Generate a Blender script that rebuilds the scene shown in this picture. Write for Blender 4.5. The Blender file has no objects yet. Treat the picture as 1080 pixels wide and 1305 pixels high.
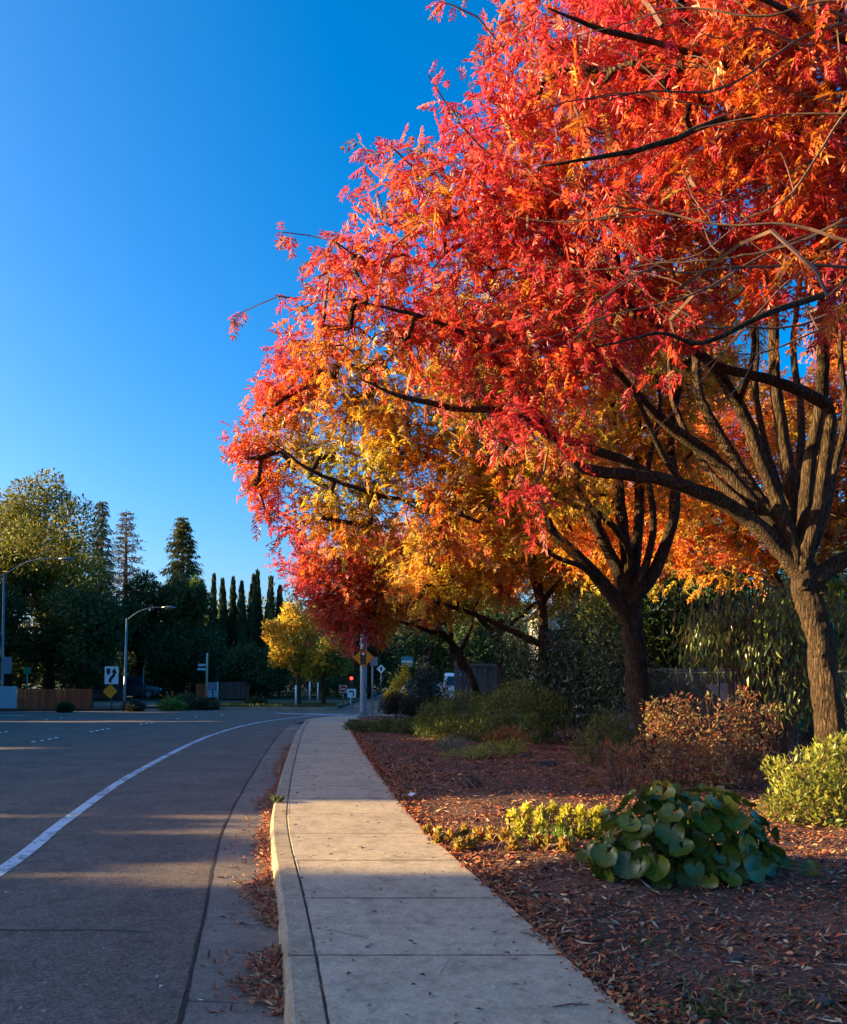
import bpy, math, random
import numpy as np
from mathutils import Vector, Matrix

R = math.radians
random.seed(7)
rng = np.random.default_rng(11)
scene = bpy.context.scene
COL = scene.collection

# ------------------------------------------------------------------ camera
F, CX, CY, PITCH, EYE = 1080.0, 540.0, 815.0, R(2.5), 1.6
SINP, COSP = math.sin(PITCH), math.cos(PITCH)
cam_d = bpy.data.cameras.new('camera')
cam_d.sensor_fit = 'VERTICAL'
cam_d.sensor_height = 36.0
cam_d.sensor_width = 36.0 * 1080 / 1305
cam_d.lens = 36.0 * F / 1305
cam_d.shift_y = (CY - 652.5) / 1305
cam_d.clip_end = 3000
cam = bpy.data.objects.new('camera', cam_d)
COL.objects.link(cam)
cam.location = (0, 0, EYE)
cam.rotation_euler = (R(90) + PITCH, 0, 0)
scene.camera = cam

# ------------------------------------------------------------------ world, sun, exposure
SUN_EL, SUN_AHEAD = R(12.0), R(1.0)
world = bpy.data.worlds.new('World')
scene.world = world
world.use_nodes = True
wn = world.node_tree
wn.nodes.clear()
sky = wn.nodes.new('ShaderNodeTexSky')
sky.sky_type = 'NISHITA'
sky.sun_disc = False
sky.sun_elevation = SUN_EL
sky.sun_rotation = R(270) + SUN_AHEAD
sky.air_density = 0.75
sky.dust_density = 3.0
sky.ozone_density = 3.5
hs = wn.nodes.new('ShaderNodeHueSaturation')
hs.inputs['Saturation'].default_value = 1.42
hs.inputs['Hue'].default_value = 0.500
gm = wn.nodes.new('ShaderNodeGamma')
gm.inputs['Gamma'].default_value = 0.9
hs.inputs['Value'].default_value = 1.0
bg = wn.nodes.new('ShaderNodeBackground')
bg.inputs['Strength'].default_value = 0.117
wo = wn.nodes.new('ShaderNodeOutputWorld')
wn.links.new(sky.outputs[0], gm.inputs['Color'])
wn.links.new(gm.outputs[0], hs.inputs['Color'])
wn.links.new(hs.outputs[0], bg.inputs['Color'])
wn.links.new(bg.outputs[0], wo.inputs['Surface'])

sun_d = bpy.data.lights.new('sun', 'SUN')
sun_d.energy = 4.6
sun_d.angle = R(0.5)
sun_d.color = (1.0, 0.79, 0.36)
sun = bpy.data.objects.new('sun', sun_d)
COL.objects.link(sun)
SUN_DIR = Vector((-math.cos(SUN_EL) * math.cos(SUN_AHEAD), math.cos(SUN_EL) * math.sin(SUN_AHEAD), math.sin(SUN_EL)))
sun.rotation_euler = SUN_DIR.to_track_quat('Z', 'Y').to_euler()
sun.location = (-20, 0, 30)

vs = scene.view_settings
vs.view_transform = 'Standard'
vs.look = 'None'
vs.exposure = 2.0
vs.gamma = 1.0
vs.use_curve_mapping = False
cy = scene.cycles
cy.max_bounces = 6
cy.diffuse_bounces = 3
cy.glossy_bounces = 2
cy.transmission_bounces = 4
cy.caustics_reflective = False
cy.caustics_refractive = False
cy.sample_clamp_indirect = 4.0

# ------------------------------------------------------------------ picture <-> place
def ray(px, py):
    dx, dy = (px - CX) / F, (CY - py) / F
    return Vector((dx, COSP - dy * SINP, SINP + dy * COSP))

def P(px, py, Y):
    """Point at distance Y in front of the camera seen at photo pixel (px, py)."""
    d = ray(px, py)
    return Vector((0, 0, EYE)) + d * (Y / d.y)

def G(px, py, z=0.0):
    """Point of the level z seen at photo pixel (px, py)."""
    d = ray(px, py)
    return Vector((0, 0, EYE)) + d * ((z - EYE) / d.z)

def project(p):
    """(N,3) points -> (N,2) photo pixels."""
    p = np.asarray(p, float)
    x, y, z = p[:, 0], p[:, 1], p[:, 2] - EYE
    zc = y * COSP + z * SINP
    yc = -y * SINP + z * COSP
    return np.stack([CX + F * x / zc, CY - F * yc / zc], 1)

# ------------------------------------------------------------------ materials
def new_mat(name):
    m = bpy.data.materials.new(name)
    m.use_nodes = True
    nt = m.node_tree
    return m, nt, nt.nodes['Principled BSDF'], nt.nodes['Material Output']

def N(nt, t, **kw):
    n = nt.nodes.new(t)
    for k, v in kw.items():
        if k in n.inputs:
            n.inputs[k].default_value = v
        else:
            setattr(n, k, v)
    return n

def ramp(nt, stops):
    n = nt.nodes.new('ShaderNodeValToRGB')
    els = n.color_ramp.elements
    while len(els) < len(stops):
        els.new(0.5)
    for e, (p, c) in zip(els, stops):
        e.position = p
        e.color = (*c, 1) if len(c) == 3 else c
    return n

def plain(name, c, rough=0.6, metal=0.0, vary=0.18, scale=6.0, bump=0.0, spec=0.4):
    m, nt, b, o = new_mat(name)
    tc = N(nt, 'ShaderNodeTexCoord')
    nz = N(nt, 'ShaderNodeTexNoise', Scale=scale, Detail=5.0)
    nt.links.new(tc.outputs['Object'], nz.inputs['Vector'])
    r = ramp(nt, [(0.25, tuple(v * (1 - vary) for v in c)), (0.75, tuple(min(1, v * (1 + vary)) for v in c))])
    nt.links.new(nz.outputs['Fac'], r.inputs[0])
    nt.links.new(r.outputs[0], b.inputs['Base Color'])
    b.inputs['Roughness'].default_value = rough
    b.inputs['Metallic'].default_value = metal
    b.inputs['Specular IOR Level'].default_value = spec
    if bump:
        bp = N(nt, 'ShaderNodeBump', Strength=bump, Distance=0.01)
        nt.links.new(nz.outputs['Fac'], bp.inputs['Height'])
        nt.links.new(bp.outputs[0], b.inputs['Normal'])
    return m

def glow(name, c, s):
    m, nt, b, o = new_mat(name)
    b.inputs['Base Color'].default_value = (*c, 1)
    b.inputs['Emission Color'].default_value = (*c, 1)
    b.inputs['Emission Strength'].default_value = s
    return m

def leaf_mat(name, trans=0.42, rough=0.5, spec=0.35, attr=True, col=(0.1, 0.15, 0.03)):
    m, nt, b, o = new_mat(name)
    if attr:
        a = N(nt, 'ShaderNodeAttribute', attribute_name='col')
        src = a.outputs['Color']
    else:
        oi = N(nt, 'ShaderNodeObjectInfo')
        r = ramp(nt, [(0.0, tuple(v * 0.7 for v in col)), (1.0, tuple(v * 1.35 for v in col))])
        nt.links.new(oi.outputs['Random'], r.inputs[0])
        src = r.outputs[0]
    nt.links.new(src, b.inputs['Base Color'])
    b.inputs['Roughness'].default_value = rough
    b.inputs['Specular IOR Level'].default_value = spec
    t = N(nt, 'ShaderNodeBsdfTranslucent')
    nt.links.new(src, t.inputs['Color'])
    mx = N(nt, 'ShaderNodeMixShader', Fac=trans)
    nt.links.new(b.outputs[0], mx.inputs[1])
    nt.links.new(t.outputs[0], mx.inputs[2])
    nt.links.new(mx.outputs[0], o.inputs['Surface'])
    return m

def pavement(name, c, speck, stain=0.25, scale=1.0, bump=0.35, tint=None):
    """Concrete or asphalt: broad stains, fine aggregate, small pits."""
    m, nt, b, o = new_mat(name)
    g = N(nt, 'ShaderNodeNewGeometry')
    big = N(nt, 'ShaderNodeTexNoise', Scale=0.9 * scale, Detail=6.0, Roughness=0.65)
    mid = N(nt, 'ShaderNodeTexNoise', Scale=9.0 * scale, Detail=6.0, Roughness=0.7)
    fine = N(nt, 'ShaderNodeTexVoronoi', Scale=75.0 * scale)
    fin2 = N(nt, 'ShaderNodeTexNoise', Scale=160.0 * scale, Detail=3.0)
    for n in (big, mid, fine, fin2):
        nt.links.new(g.outputs['Position'], n.inputs['Vector'])
    lo, hi = tuple(v * (1 - stain) for v in c), tuple(v * (1 + stain) for v in c)
    r1 = ramp(nt, [(0.3, lo), (0.7, hi)])
    nt.links.new(big.outputs['Fac'], r1.inputs[0])
    r2 = ramp(nt, [(0.3, (0.72,) * 3), (0.52, (1, 1, 1)), (0.75, (1.18,) * 3)])
    nt.links.new(mid.outputs['Fac'], r2.inputs[0])
    mul = N(nt, 'ShaderNodeMixRGB', blend_type='MULTIPLY', Fac=1.0)
    nt.links.new(r1.outputs[0], mul.inputs[1])
    nt.links.new(r2.outputs[0], mul.inputs[2])
    blot = N(nt, 'ShaderNodeTexNoise', Scale=2.6 * scale, Detail=8.0, Roughness=0.75)
    nt.links.new(g.outputs['Position'], blot.inputs['Vector'])
    rb = ramp(nt, [(0.36, (0.70, 0.68, 0.68)), (0.47, (0.97, 0.97, 0.97)), (0.6, (1.0, 1.0, 1.0)), (0.7, (1.10, 1.09, 1.06))])
    nt.links.new(blot.outputs['Fac'], rb.inputs[0])
    mulb = N(nt, 'ShaderNodeMixRGB', blend_type='MULTIPLY', Fac=0.85)
    nt.links.new(mul.outputs[0], mulb.inputs[1])
    nt.links.new(rb.outputs[0], mulb.inputs[2])
    mul = mulb
    r3 = ramp(nt, [(0.0, (1 - speck,) * 3), (0.5, (1, 1, 1)), (1.0, (1 + speck * 1.6,) * 3)])
    nt.links.new(fine.outputs['Color'], r3.inputs[0])
    mul2 = N(nt, 'ShaderNodeMixRGB', blend_type='MULTIPLY', Fac=1.0)
    nt.links.new(mul.outputs[0], mul2.inputs[1])
    nt.links.new(r3.outputs[0], mul2.inputs[2])
    nt.links.new(mul2.outputs[0], b.inputs['Base Color'])
    b.inputs['Roughness'].default_value = 0.85
    b.inputs['Specular IOR Level'].default_value = 0.25
    bp = N(nt, 'ShaderNodeBump', Strength=bump, Distance=0.004)
    nt.links.new(fin2.outputs['Fac'], bp.inputs['Height'])
    nt.links.new(bp.outputs[0], b.inputs['Normal'])
    return m

def bark_mat(name, c1, c2, scale=1.0):
    m, nt, b, o = new_mat(name)
    g = N(nt, 'ShaderNodeNewGeometry')
    mp = N(nt, 'ShaderNodeMapping')
    mp.inputs['Scale'].default_value = (26 * scale, 26 * scale, 5.0 * scale)
    nt.links.new(g.outputs['Position'], mp.inputs['Vector'])
    v = N(nt, 'ShaderNodeTexVoronoi', Scale=1.0, feature='DISTANCE_TO_EDGE')
    n1 = N(nt, 'ShaderNodeTexNoise', Scale=1.6, Detail=8.0, Roughness=0.7)
    n2 = N(nt, 'ShaderNodeTexNoise', Scale=5.5, Detail=6.0, Roughness=0.7)
    n0 = N(nt, 'ShaderNodeTexNoise', Scale=5.0, Detail=4.0)
    nt.links.new(g.outputs['Position'], n0.inputs['Vector'])
    vm = N(nt, 'ShaderNodeVectorMath', operation='SCALE')
    vm.inputs['Scale'].default_value = 1.42
    nt.links.new(n0.outputs['Color'], vm.inputs[0])
    va = N(nt, 'ShaderNodeVectorMath', operation='ADD')
    nt.links.new(mp.outputs[0], va.inputs[0])
    nt.links.new(vm.outputs[0], va.inputs[1])
    nt.links.new(va.outputs[0], v.inputs['Vector'])
    nt.links.new(mp.outputs[0], n1.inputs['Vector'])
    nt.links.new(g.outputs['Position'], n2.inputs['Vector'])
    add = N(nt, 'ShaderNodeMath', operation='ADD')
    nt.links.new(v.outputs['Distance'], add.inputs[0])
    nt.links.new(n1.outputs['Fac'], add.inputs[1])
    r = ramp(nt, [(0.42, c1), (0.62, tuple((p_ + q_) / 2 for p_, q_ in zip(c1, c2))), (0.95, c2)])
    nt.links.new(add.outputs[0], r.inputs[0])
    r2 = ramp(nt, [(0.32, (0.6, 0.58, 0.6)), (0.52, (1.0, 0.98, 0.92)), (0.66, (1.5, 1.5, 1.3))])
    nt.links.new(n2.outputs['Fac'], r2.inputs[0])
    mul = N(nt, 'ShaderNodeMixRGB', blend_type='MULTIPLY', Fac=1.0)
    nt.links.new(r.outputs[0], mul.inputs[1])
    nt.links.new(r2.outputs[0], mul.inputs[2])
    nt.links.new(mul.outputs[0], b.inputs['Base Color'])
    b.inputs['Roughness'].default_value = 0.9
    b.inputs['Specular IOR Level'].default_value = 0.2
    bp = N(nt, 'ShaderNodeBump', Strength=1.0, Distance=0.06)
    nt.links.new(add.outputs[0], bp.inputs['Height'])
    nt.links.new(bp.outputs[0], b.inputs['Normal'])
    return m

def wood_mat(name, c):
    """Fence boards: upright grain, each board its own tone."""
    m, nt, b, o = new_mat(name)
    tc = N(nt, 'ShaderNodeTexCoord')
    oi = N(nt, 'ShaderNodeObjectInfo')
    mp = N(nt, 'ShaderNodeMapping')
    mp.inputs['Scale'].default_value = (22, 22, 1.4)
    nt.links.new(tc.outputs['Object'], mp.inputs['Vector'])
    va = N(nt, 'ShaderNodeVectorMath', operation='ADD')
    nt.links.new(mp.outputs[0], va.inputs[0])
    ml = N(nt, 'ShaderNodeMath', operation='MULTIPLY')
    ml.inputs[1].default_value = 40.0
    nt.links.new(oi.outputs['Random'], ml.inputs[0])
    nt.links.new(ml.outputs[0], va.inputs[1])
    nz = N(nt, 'ShaderNodeTexNoise', Scale=1.0, Detail=6.0, Roughness=0.6)
    nt.links.new(va.outputs[0], nz.inputs['Vector'])
    r = ramp(nt, [(0.3, tuple(v * 0.6 for v in c)), (0.7, tuple(v * 1.25 for v in c))])
    nt.links.new(nz.outputs['Fac'], r.inputs[0])
    r2 = ramp(nt, [(0.0, (0.75, 0.72, 0.7)), (1.0, (1.2, 1.2, 1.2))])
    nt.links.new(oi.outputs['Random'], r2.inputs[0])
    mul = N(nt, 'ShaderNodeMixRGB', blend_type='MULTIPLY', Fac=1.0)
    nt.links.new(r.outputs[0], mul.inputs[1])
    nt.links.new(r2.outputs[0], mul.inputs[2])
    nt.links.new(mul.outputs[0], b.inputs['Base Color'])
    b.inputs['Roughness'].default_value = 0.8
    bp = N(nt, 'ShaderNodeBump', Strength=0.4, Distance=0.01)
    nt.links.new(nz.outputs['Fac'], bp.inputs['Height'])
    nt.links.new(bp.outputs[0], b.inputs['Normal'])
    return m

def paint_mat(name, c):
    """Road paint worn through to the asphalt."""
    m, nt, b, o = new_mat(name)
    g = N(nt, 'ShaderNodeNewGeometry')
    n1 = N(nt, 'ShaderNodeTexNoise', Scale=11.0, Detail=9.0, Roughness=0.72)
    n2 = N(nt, 'ShaderNodeTexNoise', Scale=1.3, Detail=3.0)
    nt.links.new(g.outputs['Position'], n1.inputs['Vector'])
    nt.links.new(g.outputs['Position'], n2.inputs['Vector'])
    ad = N(nt, 'ShaderNodeMath', operation='MULTIPLY_ADD')
    ad.inputs[1].default_value = 0.35
    nt.links.new(n2.outputs['Fac'], ad.inputs[0])
    nt.links.new(n1.outputs['Fac'], ad.inputs[2])
    r = ramp(nt, [(0.60, (0.19, 0.13, 0.10)), (0.66, c)])
    nt.links.new(ad.outputs[0], r.inputs[0])
    nt.links.new(r.outputs[0], b.inputs['Base Color'])
    b.inputs['Roughness'].default_value = 0.7
    return m

M = {}
M['asphalt'] = pavement('asphalt', (0.175, 0.118, 0.090), 0.45, stain=0.2, bump=0.6)
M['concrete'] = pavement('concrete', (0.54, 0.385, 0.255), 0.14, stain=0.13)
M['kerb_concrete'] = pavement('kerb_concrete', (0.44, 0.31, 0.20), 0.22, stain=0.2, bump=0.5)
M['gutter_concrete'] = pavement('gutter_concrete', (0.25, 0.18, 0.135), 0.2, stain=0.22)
M['tar'] = plain('tar', (0.045, 0.024, 0.019), 0.9, vary=0.5, scale=40, bump=0.8)
M['paint_white'] = paint_mat('paint_white', (0.62, 0.63, 0.66))
def soil_mat():
    m, nt, b, o = new_mat('soil')
    g = N(nt, 'ShaderNodeNewGeometry')
    mp = N(nt, 'ShaderNodeMapping')
    mp.inputs['Scale'].default_value = (38, 70, 50)
    mp.inputs['Rotation'].default_value = (0, 0, 0.5)
    nt.links.new(g.outputs['Position'], mp.inputs['Vector'])
    v = N(nt, 'ShaderNodeTexVoronoi', Scale=1.0)
    nt.links.new(mp.outputs[0], v.inputs['Vector'])
    n = N(nt, 'ShaderNodeTexNoise', Scale=1.4, Detail=5.0)
    nt.links.new(g.outputs['Position'], n.inputs['Vector'])
    r = ramp(nt, [(0.0, (0.05, 0.024, 0.018)), (0.4, (0.16, 0.062, 0.036)), (0.7, (0.27, 0.10, 0.052)), (1.0, (0.46, 0.21, 0.12))])
    nt.links.new(v.outputs['Color'], r.inputs[0])
    r2 = ramp(nt, [(0.35, (0.45, 0.42, 0.45)), (0.6, (1.1, 1.05, 1.0))])
    nt.links.new(n.outputs['Fac'], r2.inputs[0])
    mul = N(nt, 'ShaderNodeMixRGB', blend_type='MULTIPLY', Fac=1.0)
    nt.links.new(r.outputs[0], mul.inputs[1]); nt.links.new(r2.outputs[0], mul.inputs[2])
    nt.links.new(mul.outputs[0], b.inputs['Base Color'])
    b.inputs['Roughness'].default_value = 0.95
    bp = N(nt, 'ShaderNodeBump', Strength=1.0, Distance=0.03)
    nt.links.new(v.outputs['Distance'], bp.inputs['Height'])
    nt.links.new(bp.outputs[0], b.inputs['Normal'])
    return m
M['soil'] = soil_mat()
M['verge'] = plain('verge', (0.05, 0.055, 0.025), 0.95, vary=0.5, scale=1.2)
M['ground'] = plain('ground', (0.06, 0.055, 0.03), 0.95, vary=0.4, scale=0.2)
M['hill'] = plain('hill', (0.10, 0.09, 0.03), 0.95, vary=0.5, scale=0.06)
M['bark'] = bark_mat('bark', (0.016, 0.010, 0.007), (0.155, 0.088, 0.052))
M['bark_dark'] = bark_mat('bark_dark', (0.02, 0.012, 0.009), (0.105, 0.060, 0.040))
M['twig'] = plain('twig', (0.15, 0.075, 0.05), 0.85, vary=0.4, scale=8)
M['leaf'] = leaf_mat('leaf', 0.56, 0.38, 0.5)
M['leaf_dull'] = leaf_mat('leaf_dull', 0.3, 0.6, 0.25)
M['leaf_glossy'] = leaf_mat('leaf_glossy', 0.25, 0.28, 0.55)
M['needle'] = leaf_mat('needle', 0.15, 0.7, 0.2)
M['chip'] = leaf_mat('chip', 0.0, 0.85, 0.2)
M['cedar'] = wood_mat('cedar', (0.60, 0.105, 0.03))
M['grey_wood'] = wood_mat('grey_wood', (0.115, 0.12, 0.125))
M['brown_wood'] = wood_mat('brown_wood', (0.10, 0.06, 0.05))
M['galvanised'] = plain('galvanised', (0.20, 0.22, 0.235), 0.42, 0.75, 0.15, 12)
M['wire'] = plain('wire', (0.10, 0.10, 0.10), 0.6, 0.3, 0.2, 12)
M['pole_paint'] = plain('pole_paint', (0.25, 0.30, 0.36), 0.5, 0.2, 0.12, 8)
M['white_paint'] = plain('white_paint', (0.78, 0.78, 0.78), 0.45, 0, 0.06, 5)
M['pale_panel'] = plain('pale_panel', (0.48, 0.54, 0.62), 0.6, 0, 0.08, 3)
M['sign_white'] = plain('sign_white', (0.80, 0.80, 0.80), 0.4, 0, 0.04, 5)
M['sign_yellow'] = plain('sign_yellow', (0.90, 0.30, 0.01), 0.4, 0, 0.05, 5)
M['sign_black'] = plain('sign_black', (0.012, 0.012, 0.014), 0.45, 0, 0.1, 5)
M['sign_red'] = plain('sign_red', (0.55, 0.03, 0.03), 0.4, 0, 0.05, 5)
M['sign_teal'] = plain('sign_teal', (0.02, 0.30, 0.36), 0.4, 0, 0.08, 5)
M['sign_green'] = plain('sign_green', (0.02, 0.20, 0.12), 0.4, 0, 0.08, 5)
M['sign_blue'] = plain('sign_blue', (0.12, 0.20, 0.38), 0.4, 0, 0.08, 5)
M['black_metal'] = plain('black_metal', (0.02, 0.02, 0.022), 0.5, 0.3, 0.2, 10)
M['lens_off'] = plain('lens_off', (0.10, 0.09, 0.06), 0.25, 0, 0.1, 10)
M['lens_green'] = plain('lens_green', (0.05, 0.09, 0.07), 0.25, 0, 0.1, 10)
M['lens_red'] = glow('lens_red', (1.0, 0.05, 0.03), 0.9)
M['glass'] = plain('glass', (0.02, 0.025, 0.03), 0.08, 0, 0.1, 3, spec=0.8)
M['car_white'] = plain('car_white', (0.75, 0.75, 0.76), 0.25, 0, 0.03, 2, spec=0.6)
M['car_dark'] = plain('car_dark', (0.03, 0.032, 0.042), 0.25, 0, 0.1, 2, spec=0.6)
M['car_blue'] = plain('car_blue', (0.05, 0.08, 0.16), 0.25, 0, 0.1, 2, spec=0.6)
M['rubber'] = plain('rubber', (0.02, 0.02, 0.02), 0.8, 0, 0.2, 20)
M['tail_red'] = plain('tail_red', (0.45, 0.02, 0.02), 0.2, 0, 0.1, 6, spec=0.7)
M['roof_grey'] = plain('roof_grey', (0.22, 0.21, 0.23), 0.8, 0, 0.2, 4)
M['shed_wall'] = plain('shed_wall', (0.085, 0.09, 0.10), 0.8, 0, 0.2, 3)
M['stucco'] = plain('stucco', (0.55, 0.46, 0.33), 0.85, 0, 0.1, 3)
M['brown_panel'] = plain('brown_panel', (0.05, 0.025, 0.035), 0.7, 0, 0.2, 3)
M['rock'] = plain('rock', (0.07, 0.048, 0.042), 0.8, 0, 0.35, 10, 0.5)
M['paper'] = plain('paper', (0.70, 0.74, 0.80), 0.6, 0, 0.08, 20)

# ------------------------------------------------------------------ objects
ORG = {}

def tag(o, label=None, cat=None, group=None, kind=None):
    if label: o['label'] = label
    if cat: o['category'] = cat
    if group: o['group'] = group
    if kind: o['kind'] = kind
    return o

def empty(name, loc, label=None, cat=None, group=None, kind=None, rotz=0.0):
    o = bpy.data.objects.new(name, None)
    o.empty_display_size = 0.2
    COL.objects.link(o)
    o.location = loc
    o.rotation_euler = (0, 0, rotz)
    ORG[o.name] = Vector(loc)
    return tag(o, label, cat, group, kind)

def link_mesh(name, me, mat, parent=None, world=True, smooth=False, kind=None):
    """Link mesh as an object; vertices in world coordinates are shifted to the parent's base."""
    o = bpy.data.objects.new(name, me)
    COL.objects.link(o)
    if mat is not None and not me.materials:
        me.materials.append(mat)
    if smooth:
        me.polygons.foreach_set('use_smooth', [True] * len(me.polygons))
    if parent is not None:
        o.parent = parent
        if world:
            me.transform(Matrix.Translation(-ORG[parent.name]))
        ORG[o.name] = ORG[parent.name].copy()
    else:
        ORG[o.name] = Vector((0, 0, 0))
    if kind: o['kind'] = kind
    return o

def catmull(pts, rad, per=5):
    """Smooth a polyline of (x,y,z) with radii."""
    pts = [Vector(p) for p in pts]
    if len(pts) < 3:
        out, ro = [], []
        for i in range(per + 1):
            t = i / per
            out.append(pts[0].lerp(pts[1], t)); ro.append(rad[0] + (rad[1] - rad[0]) * t)
        return out, ro
    ext = [pts[0] * 2 - pts[1]] + pts + [pts[-1] * 2 - pts[-2]]
    out, ro = [], []
    for i in range(1, len(ext) - 2):
        p0, p1, p2, p3 = ext[i - 1:i + 3]
        for k in range(per):
            t = k / per
            out.append(0.5 * ((2 * p1) + (p2 - p0) * t + (2 * p0 - 5 * p1 + 4 * p2 - p3) * t * t + (3 * p1 - p0 - 3 * p2 + p3) * t ** 3))
            ro.append(rad[i - 1] + (rad[i] - rad[i - 1]) * t)
    out.append(pts[-1]); ro.append(rad[-1])
    return out, ro

class MB:
    def __init__(s):
        s.v, s.f = [], []
    def add(s, vs_, fs):
        n = len(s.v)
        s.v += [tuple(v) for v in vs_]
        s.f += [tuple(i + n for i in f) for f in fs]
        return s
    def box(s, c, size, rz=0.0, bev=0.0):
        cx, cy_, cz = c
        hx, hy, hz = size[0] / 2, size[1] / 2, size[2] / 2
        ca, sa = math.cos(rz), math.sin(rz)
        if bev:
            b = bev
            ring = [(-hx + b, -hy), (hx - b, -hy), (hx, -hy + b), (hx, hy - b), (hx - b, hy), (-hx + b, hy), (-hx, hy - b), (-hx, -hy + b)]
        else:
            ring = [(-hx, -hy), (hx, -hy), (hx, hy), (-hx, hy)]
        n = len(ring)
        vv = [(cx + x * ca - y * sa, cy_ + x * sa + y * ca, cz + z) for z in (-hz, hz) for x, y in ring]
        ff = [tuple(range(n))[::-1], tuple(range(n, 2 * n))] + [(i, (i + 1) % n, n + (i + 1) % n, n + i) for i in range(n)]
        return s.add(vv, ff)
    def tube(s, pts, rad, n=8, cap=True, wob=0.0, ridge=0.0):
        pts = [Vector(p) for p in pts]
        if not hasattr(rad, '__len__'):
            rad = [rad] * len(pts)
        vv, ff = [], []
        u = None
        for i, p in enumerate(pts):
            t = (pts[min(i + 1, len(pts) - 1)] - pts[max(i - 1, 0)])
            t = t.normalized() if t.length > 1e-9 else Vector((0, 0, 1))
            if u is None:
                u = t.orthogonal().normalized()
            u = (u - t * u.dot(t))
            u = u.normalized() if u.length > 1e-6 else t.orthogonal().normalized()
            w = t.cross(u)
            for k in range(n):
                a = 2 * math.pi * k / n
                r = rad[i] * (1 + (wob * (random.random() - 0.5) if wob else 0) + (ridge * (math.sin(3 * a + i * .31) * .5 + math.sin(7 * a - i * .17 + 1) * .35 + math.sin(11 * a + i * .23) * .25) if ridge else 0))
                vv.append(p + (u * math.cos(a) + w * math.sin(a)) * r)
        for i in range(len(pts) - 1):
            for k in range(n):
                a, b = i * n + k, i * n + (k + 1) % n
                ff.append((a, b, b + n, a + n))
        if cap:
            ff.append(tuple(range(n))[::-1])
            ff.append(tuple(range((len(pts) - 1) * n, len(pts) * n)))
        return s.add(vv, ff)
    def prism(s, poly, z0, z1):
        n = len(poly)
        vv = [(x, y, z0) for x, y in poly] + [(x, y, z1) for x, y in poly]
        ff = [tuple(range(n))[::-1], tuple(range(n, 2 * n))] + [(i, (i + 1) % n, n + (i + 1) % n, n + i) for i in range(n)]
        return s.add(vv, ff)
    def plate(s, poly, y0, y1, origin=(0, 0, 0)):
        """A flat shape in the x-z plane given thickness along y (front is the low y)."""
        n = len(poly)
        ox, oy, oz = origin
        vv = [(ox + x, oy + y0, oz + z) for x, z in poly] + [(ox + x, oy + y1, oz + z) for x, z in poly]
        ff = [tuple(range(n)), tuple(range(n, 2 * n))[::-1]] + [(i, n + i, n + (i + 1) % n, (i + 1) % n) for i in range(n)]
        return s.add(vv, ff)
    def mesh(s, name):
        me = bpy.data.meshes.new(name)
        me.from_pydata(s.v, [], s.f)
        me.update()
        return me
    def build(s, name, mat, parent=None, world=True, smooth=False, kind=None):
        return link_mesh(name, s.mesh(name), mat, parent, world, smooth, kind)

def np_mesh(name, V, T, cols=None):
    """Big triangle mesh straight from arrays."""
    me = bpy.data.meshes.new(name)
    V = np.ascontiguousarray(V, dtype=np.float32)
    T = np.ascontiguousarray(T, dtype=np.int32)
    me.vertices.add(len(V))
    me.vertices.foreach_set('co', V.ravel())
    me.loops.add(T.size)
    me.loops.foreach_set('vertex_index', T.ravel())
    me.polygons.add(len(T))
    k = T.shape[1]
    me.polygons.foreach_set('loop_start', np.arange(0, T.size, k, dtype=np.int32))
    if cols is not None:
        a = me.attributes.new('col', 'FLOAT_COLOR', 'POINT')
        c4 = np.ones((len(V), 4), np.float32)
        c4[:, :3] = np.clip(cols, 0, 1)
        a.data.foreach_set('color', c4.ravel())
    me.update(calc_edges=True)
    return me

def unit(a):
    return a / np.maximum(np.linalg.norm(a, axis=-1, keepdims=True), 1e-9)

def frames(d, up):
    d = unit(d)
    s_ = np.cross(up, d)
    bad = np.linalg.norm(s_, axis=1) < 1e-3
    s_[bad] = np.cross(np.array([1.0, 0.3, 0.2]), d[bad])
    s_ = unit(s_)
    return d, s_, np.cross(d, s_)

def scatter(temps, which, pos, d, up, sc, cols, jit=0.0):
    """Copies of leaf templates as one vertex/triangle soup: (V, T, C)."""
    d, s_, n_ = frames(d, up)
    Vs, Ts, Cs, off = [], [], [], 0
    for k, (tv, tt) in enumerate(temps):
        ix = np.nonzero(which == k)[0]
        if not len(ix):
            continue
        v = pos[ix][:, None, :] + sc[ix][:, None, None] * (
            tv[None, :, 0:1] * d[ix][:, None, :] + tv[None, :, 1:2] * s_[ix][:, None, :] + tv[None, :, 2:3] * n_[ix][:, None, :])
        L = len(tv)
        t = tt[None] + (np.arange(len(ix)) * L)[:, None, None] + off
        Vs.append(v.reshape(-1, 3)); Ts.append(t.reshape(-1, tt.shape[1]))
        c = np.repeat(cols[ix][:, None, :], L, 1)
        Cs.append(c.reshape(-1, 3))
        off += len(ix) * L
    return np.concatenate(Vs), np.concatenate(Ts), np.concatenate(Cs)

def diamond(l=1.0, w=0.3, fold=0.06, bend=-0.08, wide=0.42):
    """One lance-shaped leaf folded along its midrib: 4 vertices, 2 triangles."""
    v = np.array([[0, 0, 0], [l * wide, w / 2, fold], [l, 0, bend], [l * wide, -w / 2, fold]], float)
    return v, np.array([[0, 2, 1], [0, 3, 2]])

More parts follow.
